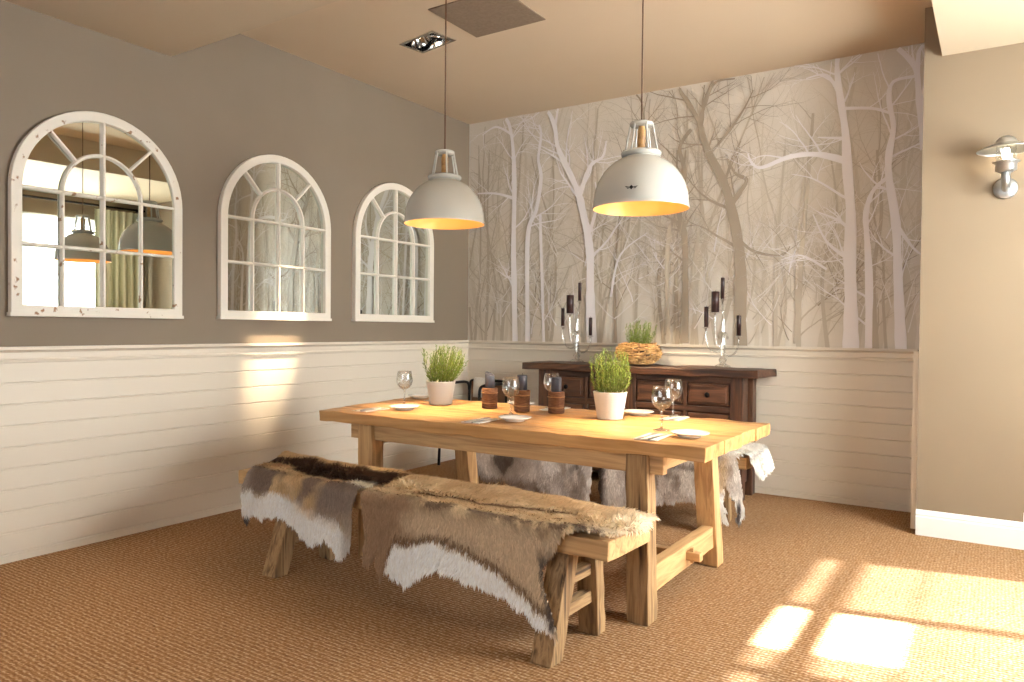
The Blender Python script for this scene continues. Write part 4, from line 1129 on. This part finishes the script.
# glass candelabra
def candelabra(label, x, y, cands, clabel, flip):
    t = thing('glass_candelabra', label, 'candelabra', (x, y, ZS+.009), 0, 'glass candelabra on the sideboard')
    bm = B(); lathe(bm, [(0, 0), (.055, 0), (.058, .004), (.05, .012), (.024, .022), (.018, .03), (.026, .04), (.03, .052), (.02, .064), (.013, .075), (.016, .1), (.02, .16), (.016, .215), (.011, .23), (.02, .24), (.011, .252), (.010, .30), (.012, .34), (0, .34)], 12)
    obj('stem', bm, M['crystal'], t)
    for i, (dx, dy, z, r, h, place) in enumerate(cands):
        zz = z-ZS-.009
        bm = B()
        if math.hypot(dx, dy) < .02:
            tube(bm, [(0, 0, .32), (dx*.5, dy*.5, (zz+.3)/2), (dx, dy, zz-.022)], .007, 8)
        else:
            z0 = .10 + .42*max(zz-.2, 0)
            tube(bm, smooth3([(0, 0, z0+.02), (dx*.35, dy*.35, z0-.03), (dx*.8, dy*.8, z0-.005), (dx*1.0, dy*1.0, (z0+zz)*.5), (dx, dy, zz-.022)]), .0062, 8)
        arm = obj('arm', bm, M['crystal'], t, True)
        bm = B(); lathe(bm, [(0, -.026), (.008, -.024), (.01, -.012), (r+.008, -.006), (r+.012, -.002), (r+.004, -.001), (0, -.0012)], 18, dx, dy)
        for v in bm.verts: v.co.z += zz
        obj('cup', bm, M['crystal'], arm, True)
        bm = B(); lathe(bm, [(0, -.0), (r, 0), (r, h-.003), (r*.85, h), (0, h-.002)], 22)
        cd = thing('dinner_candle', clabel % place, 'candle', (x+dx, y+dy, z+.0005), 0, 'dark brown candles on the candelabra')
        obj('wax', bm, M['candle_brown'], cd, True)
        bm = B(); tube(bm, [(0, 0, h-.004), (.001, 0, h+.006), (.003, 0, h+.01)], .0012, 6); obj('wick', bm, M['wick'], cd)
    # hanging glass drops
    for k in range(6):
        a = 2*PI*k/6
        bm = B(); lathe(bm, [(0, -.04), (.006, -.03), (.004, -.012), (.001, 0), (0, 0)], 8, .035*math.cos(a), .035*math.sin(a))
        tube(bm, [(.012*math.cos(a), .012*math.sin(a), .012), (.026*math.cos(a), .026*math.sin(a), .010), (.035*math.cos(a), .035*math.sin(a), -.001)], .002, 5)
        for v in bm.verts: v.co.z += .235
        obj('glass_drop', bm, M['crystal'], t)
def smooth3(pts):
    P = [Vector(p) for p in pts]; out = []; n = len(P)
    for i in range(n-1):
        p0, p1, p2, p3 = P[max(i-1, 0)], P[i], P[i+1], P[min(i+2, n-1)]
        for j in range(5):
            s = j/5; out.append(.5*((2*p1) + (p2-p0)*s + (2*p0-5*p1+4*p2-p3)*s*s + (3*p1-p0-3*p2+p3)*s**3))
    out.append(P[-1]); return out
# base rays of the photograph fall on y about -0.30
candelabra('clear glass candelabra at the left end of the sideboard', 1.268, -.24,
           [(.015, .01, 1.404, .0135, .145, 'tallest'), (-.050, -.03, 1.303, .030, .147, 'thick'), (-.124, -.015, 1.202, .0145, .142, 'outer left'), (.117, .005, 1.127, .0145, .143, 'right')],
           'dark brown candle, %s one on the left candelabra', 1)
candelabra('clear glass candelabra at the right end of the sideboard', 2.445, -.24,
           [(-.011, .012, 1.403, .0135, .152, 'tallest'), (-.046, -.038, 1.306, .028, .148, 'thick'), (-.119, -.015, 1.2, .0155, .147, 'outer left'), (.11, .005, 1.14, .0155, .143, 'right')],
           'dark brown candle, %s one on the right candelabra', 1)

# chair tucked into the far corner
t = thing('corner_chair', 'black tubular armchair with pale cloth in the corner beyond the table', 'chair', (.31, -.32, 0), 0)
for sx in (-.2, .2):
    for sy in (-.2, .2):
        bm = B(); tube(bm, [(sx*1.08, sy*1.05, .001), (sx, sy, .44), (sx, sy, .64 if sy < 0 else .60)], .012, 8); obj('leg', bm, M['blackpaint'], t, True)
    bm = B(); tube(bm, smooth3([(sx, -.2, .63), (sx, -.17, .69), (sx, 0, .70), (sx, .17, .69), (sx, .2, .62)]), .013, 8); obj('arm', bm, M['blackpaint'], t, True)
bm = B(); box(bm, -.21, .21, -.21, .21, .42, .455, .012); obj('seat', bm, M['tan_leather'], t)
bm = B(); tube(bm, smooth3([(-.2, .2, .58), (-.2, .215, .68), (-.15, .22, .71), (.15, .22, .71), (.2, .215, .68), (.2, .2, .58)]), .013, 8); obj('back_frame', bm, M['blackpaint'], t, True)
bm = B(); box(bm, -.185, .185, .205, .23, .50, .70, .01); obj('backrest', bm, M['tan_leather'], t)
bm = B()
n = 10; prof = [(.190, .56), (.192, .70), (.200, .728), (.22, .734), (.24, .728), (.246, .70), (.248, .50)]
vs = []; fs = []
for i in range(n+1):
    x = -.15+.19*i/n
    for j, (y, z) in enumerate(prof): vs.append((x, y + .004*math.sin(i*1.3+j), z))
for i in range(n):
    for j in range(len(prof)-1): a = i*len(prof)+j; fs.append((a, a+1, a+1+len(prof), a+len(prof)))
bm.free()
th = obj('cloth_throw', (vs, fs), M['linen'], None, True, (.31, -.32, 0))
s = th.modifiers.new('thickness', 'SOLIDIFY'); s.thickness = .004; s.offset = 0
tag(th, 'pale cloth draped over the back of the corner chair', 'cloth')

# ------------------------------------------------------------------ light
def light(name, kind, loc, power, col, target=None, **kw):
    l = bpy.data.lights.new(name, kind); l.energy = power; l.color = col
    for k, v in kw.items(): setattr(l, k, v)
    o = bpy.data.objects.new(name, l); C.objects.link(o); o.location = loc
    if target is not None: o.rotation_euler = (Vector(target)-Vector(loc)).to_track_quat('-Z', 'Y').to_euler()
    return o
WARM = (1, .70, .40); HAL = (1, .78, .52); DAY = (.93, .97, 1.0)
sd = Vector((1, .2, 1.02))
light('sun', 'SUN', (8, 0, 6), 220, (.86, .93, 1), tuple(Vector((8, 0, 6))-sd), angle=.022)
# daylight entering the window
light('window_daylight', 'AREA', (2.95, YF-.35, 1.7), 58, DAY, (2.6, 0, 1.1), shape='RECTANGLE', size=3.4, size_y=1.6)
light('window_daylight', 'AREA', (XR+.35, (WY0+WY1)/2, 1.65), 1150, DAY, (0, (WY0+WY1)/2-.3, 1.0), shape='RECTANGLE', size=2.3, size_y=1.8)
for x, z in ((1.545, 1.733), (2.703, 1.723)):
    light('pendant_light', 'SPOT', (x, -2.295, z+.045), 225, WARM, (x, -2.295, 0), spot_size=math.radians(60), spot_blend=1, shadow_soft_size=.03)
light('lantern_light', 'POINT', (4.103, -.725, 2.132), 62, (1, .74, .42), shadow_soft_size=.018)
sp = [SPC + ux*s*.072 + Vector((0, 0, -.03)) for s in (-1, 1)]
light('spotlight_beam', 'SPOT', sp[0], 1700, HAL, (0.02, -2.17, 1.16), spot_size=math.radians(14), spot_blend=1, shadow_soft_size=.02)
light('spotlight_beam', 'SPOT', sp[1], 700, HAL, (1.93, -.42, 1.0), spot_size=math.radians(22), spot_blend=1, shadow_soft_size=.02)
# downlights: the first pools on the carpet, the rest are added warm fill
for i, (x, y, pw) in enumerate(((.92, -4.3, 95), (2.9, -4.2, 34), (1.2, -6.2, 42), (3.4, -6.2, 36))):
    t = thing('downlight', 'round recessed downlight in the dropped ceiling, all but the first added as warm fill', 'downlight', (x, y, HS), 0, 'downlights in the dropped ceiling')
    bm = B(); lathe(bm, [(.035, -.0005), (.048, -.0005), (.05, -.003), (.046, -.006), (.036, -.006)], 28); obj('bezel', bm, M['chrome'], t, True)
    bm = B(); lathe(bm, [(0, -.001), (.036, -.001), (.036, -.003), (0, -.003)], 24); obj('lens', bm, M['halogen'], t)
    light('downlight_and_fill_beam', 'SPOT', (x, y, HS-.01), pw, (1, .74, .46), (x, y, 0), spot_size=math.radians(110 if i else 58), spot_blend=1, shadow_soft_size=.04)

w = bpy.data.worlds.new('sky'); bpy.context.scene.world = w; w.use_nodes = True
bg = w.node_tree.nodes['Background']; bg.inputs[0].default_value = (.85, .93, 1, 1); bg.inputs[1].default_value = 3.0

sc = bpy.context.scene
sc.view_settings.view_transform = 'Standard'; sc.view_settings.look = 'None'; sc.view_settings.gamma = 1; sc.view_settings.exposure = -.1
sc.view_settings.use_curve_mapping = False
sc.cycles.max_bounces = 8; sc.cycles.diffuse_bounces = 5; sc.cycles.transparent_max_bounces = 16; sc.cycles.sample_clamp_indirect = 6
sc.cycles.use_denoising = True
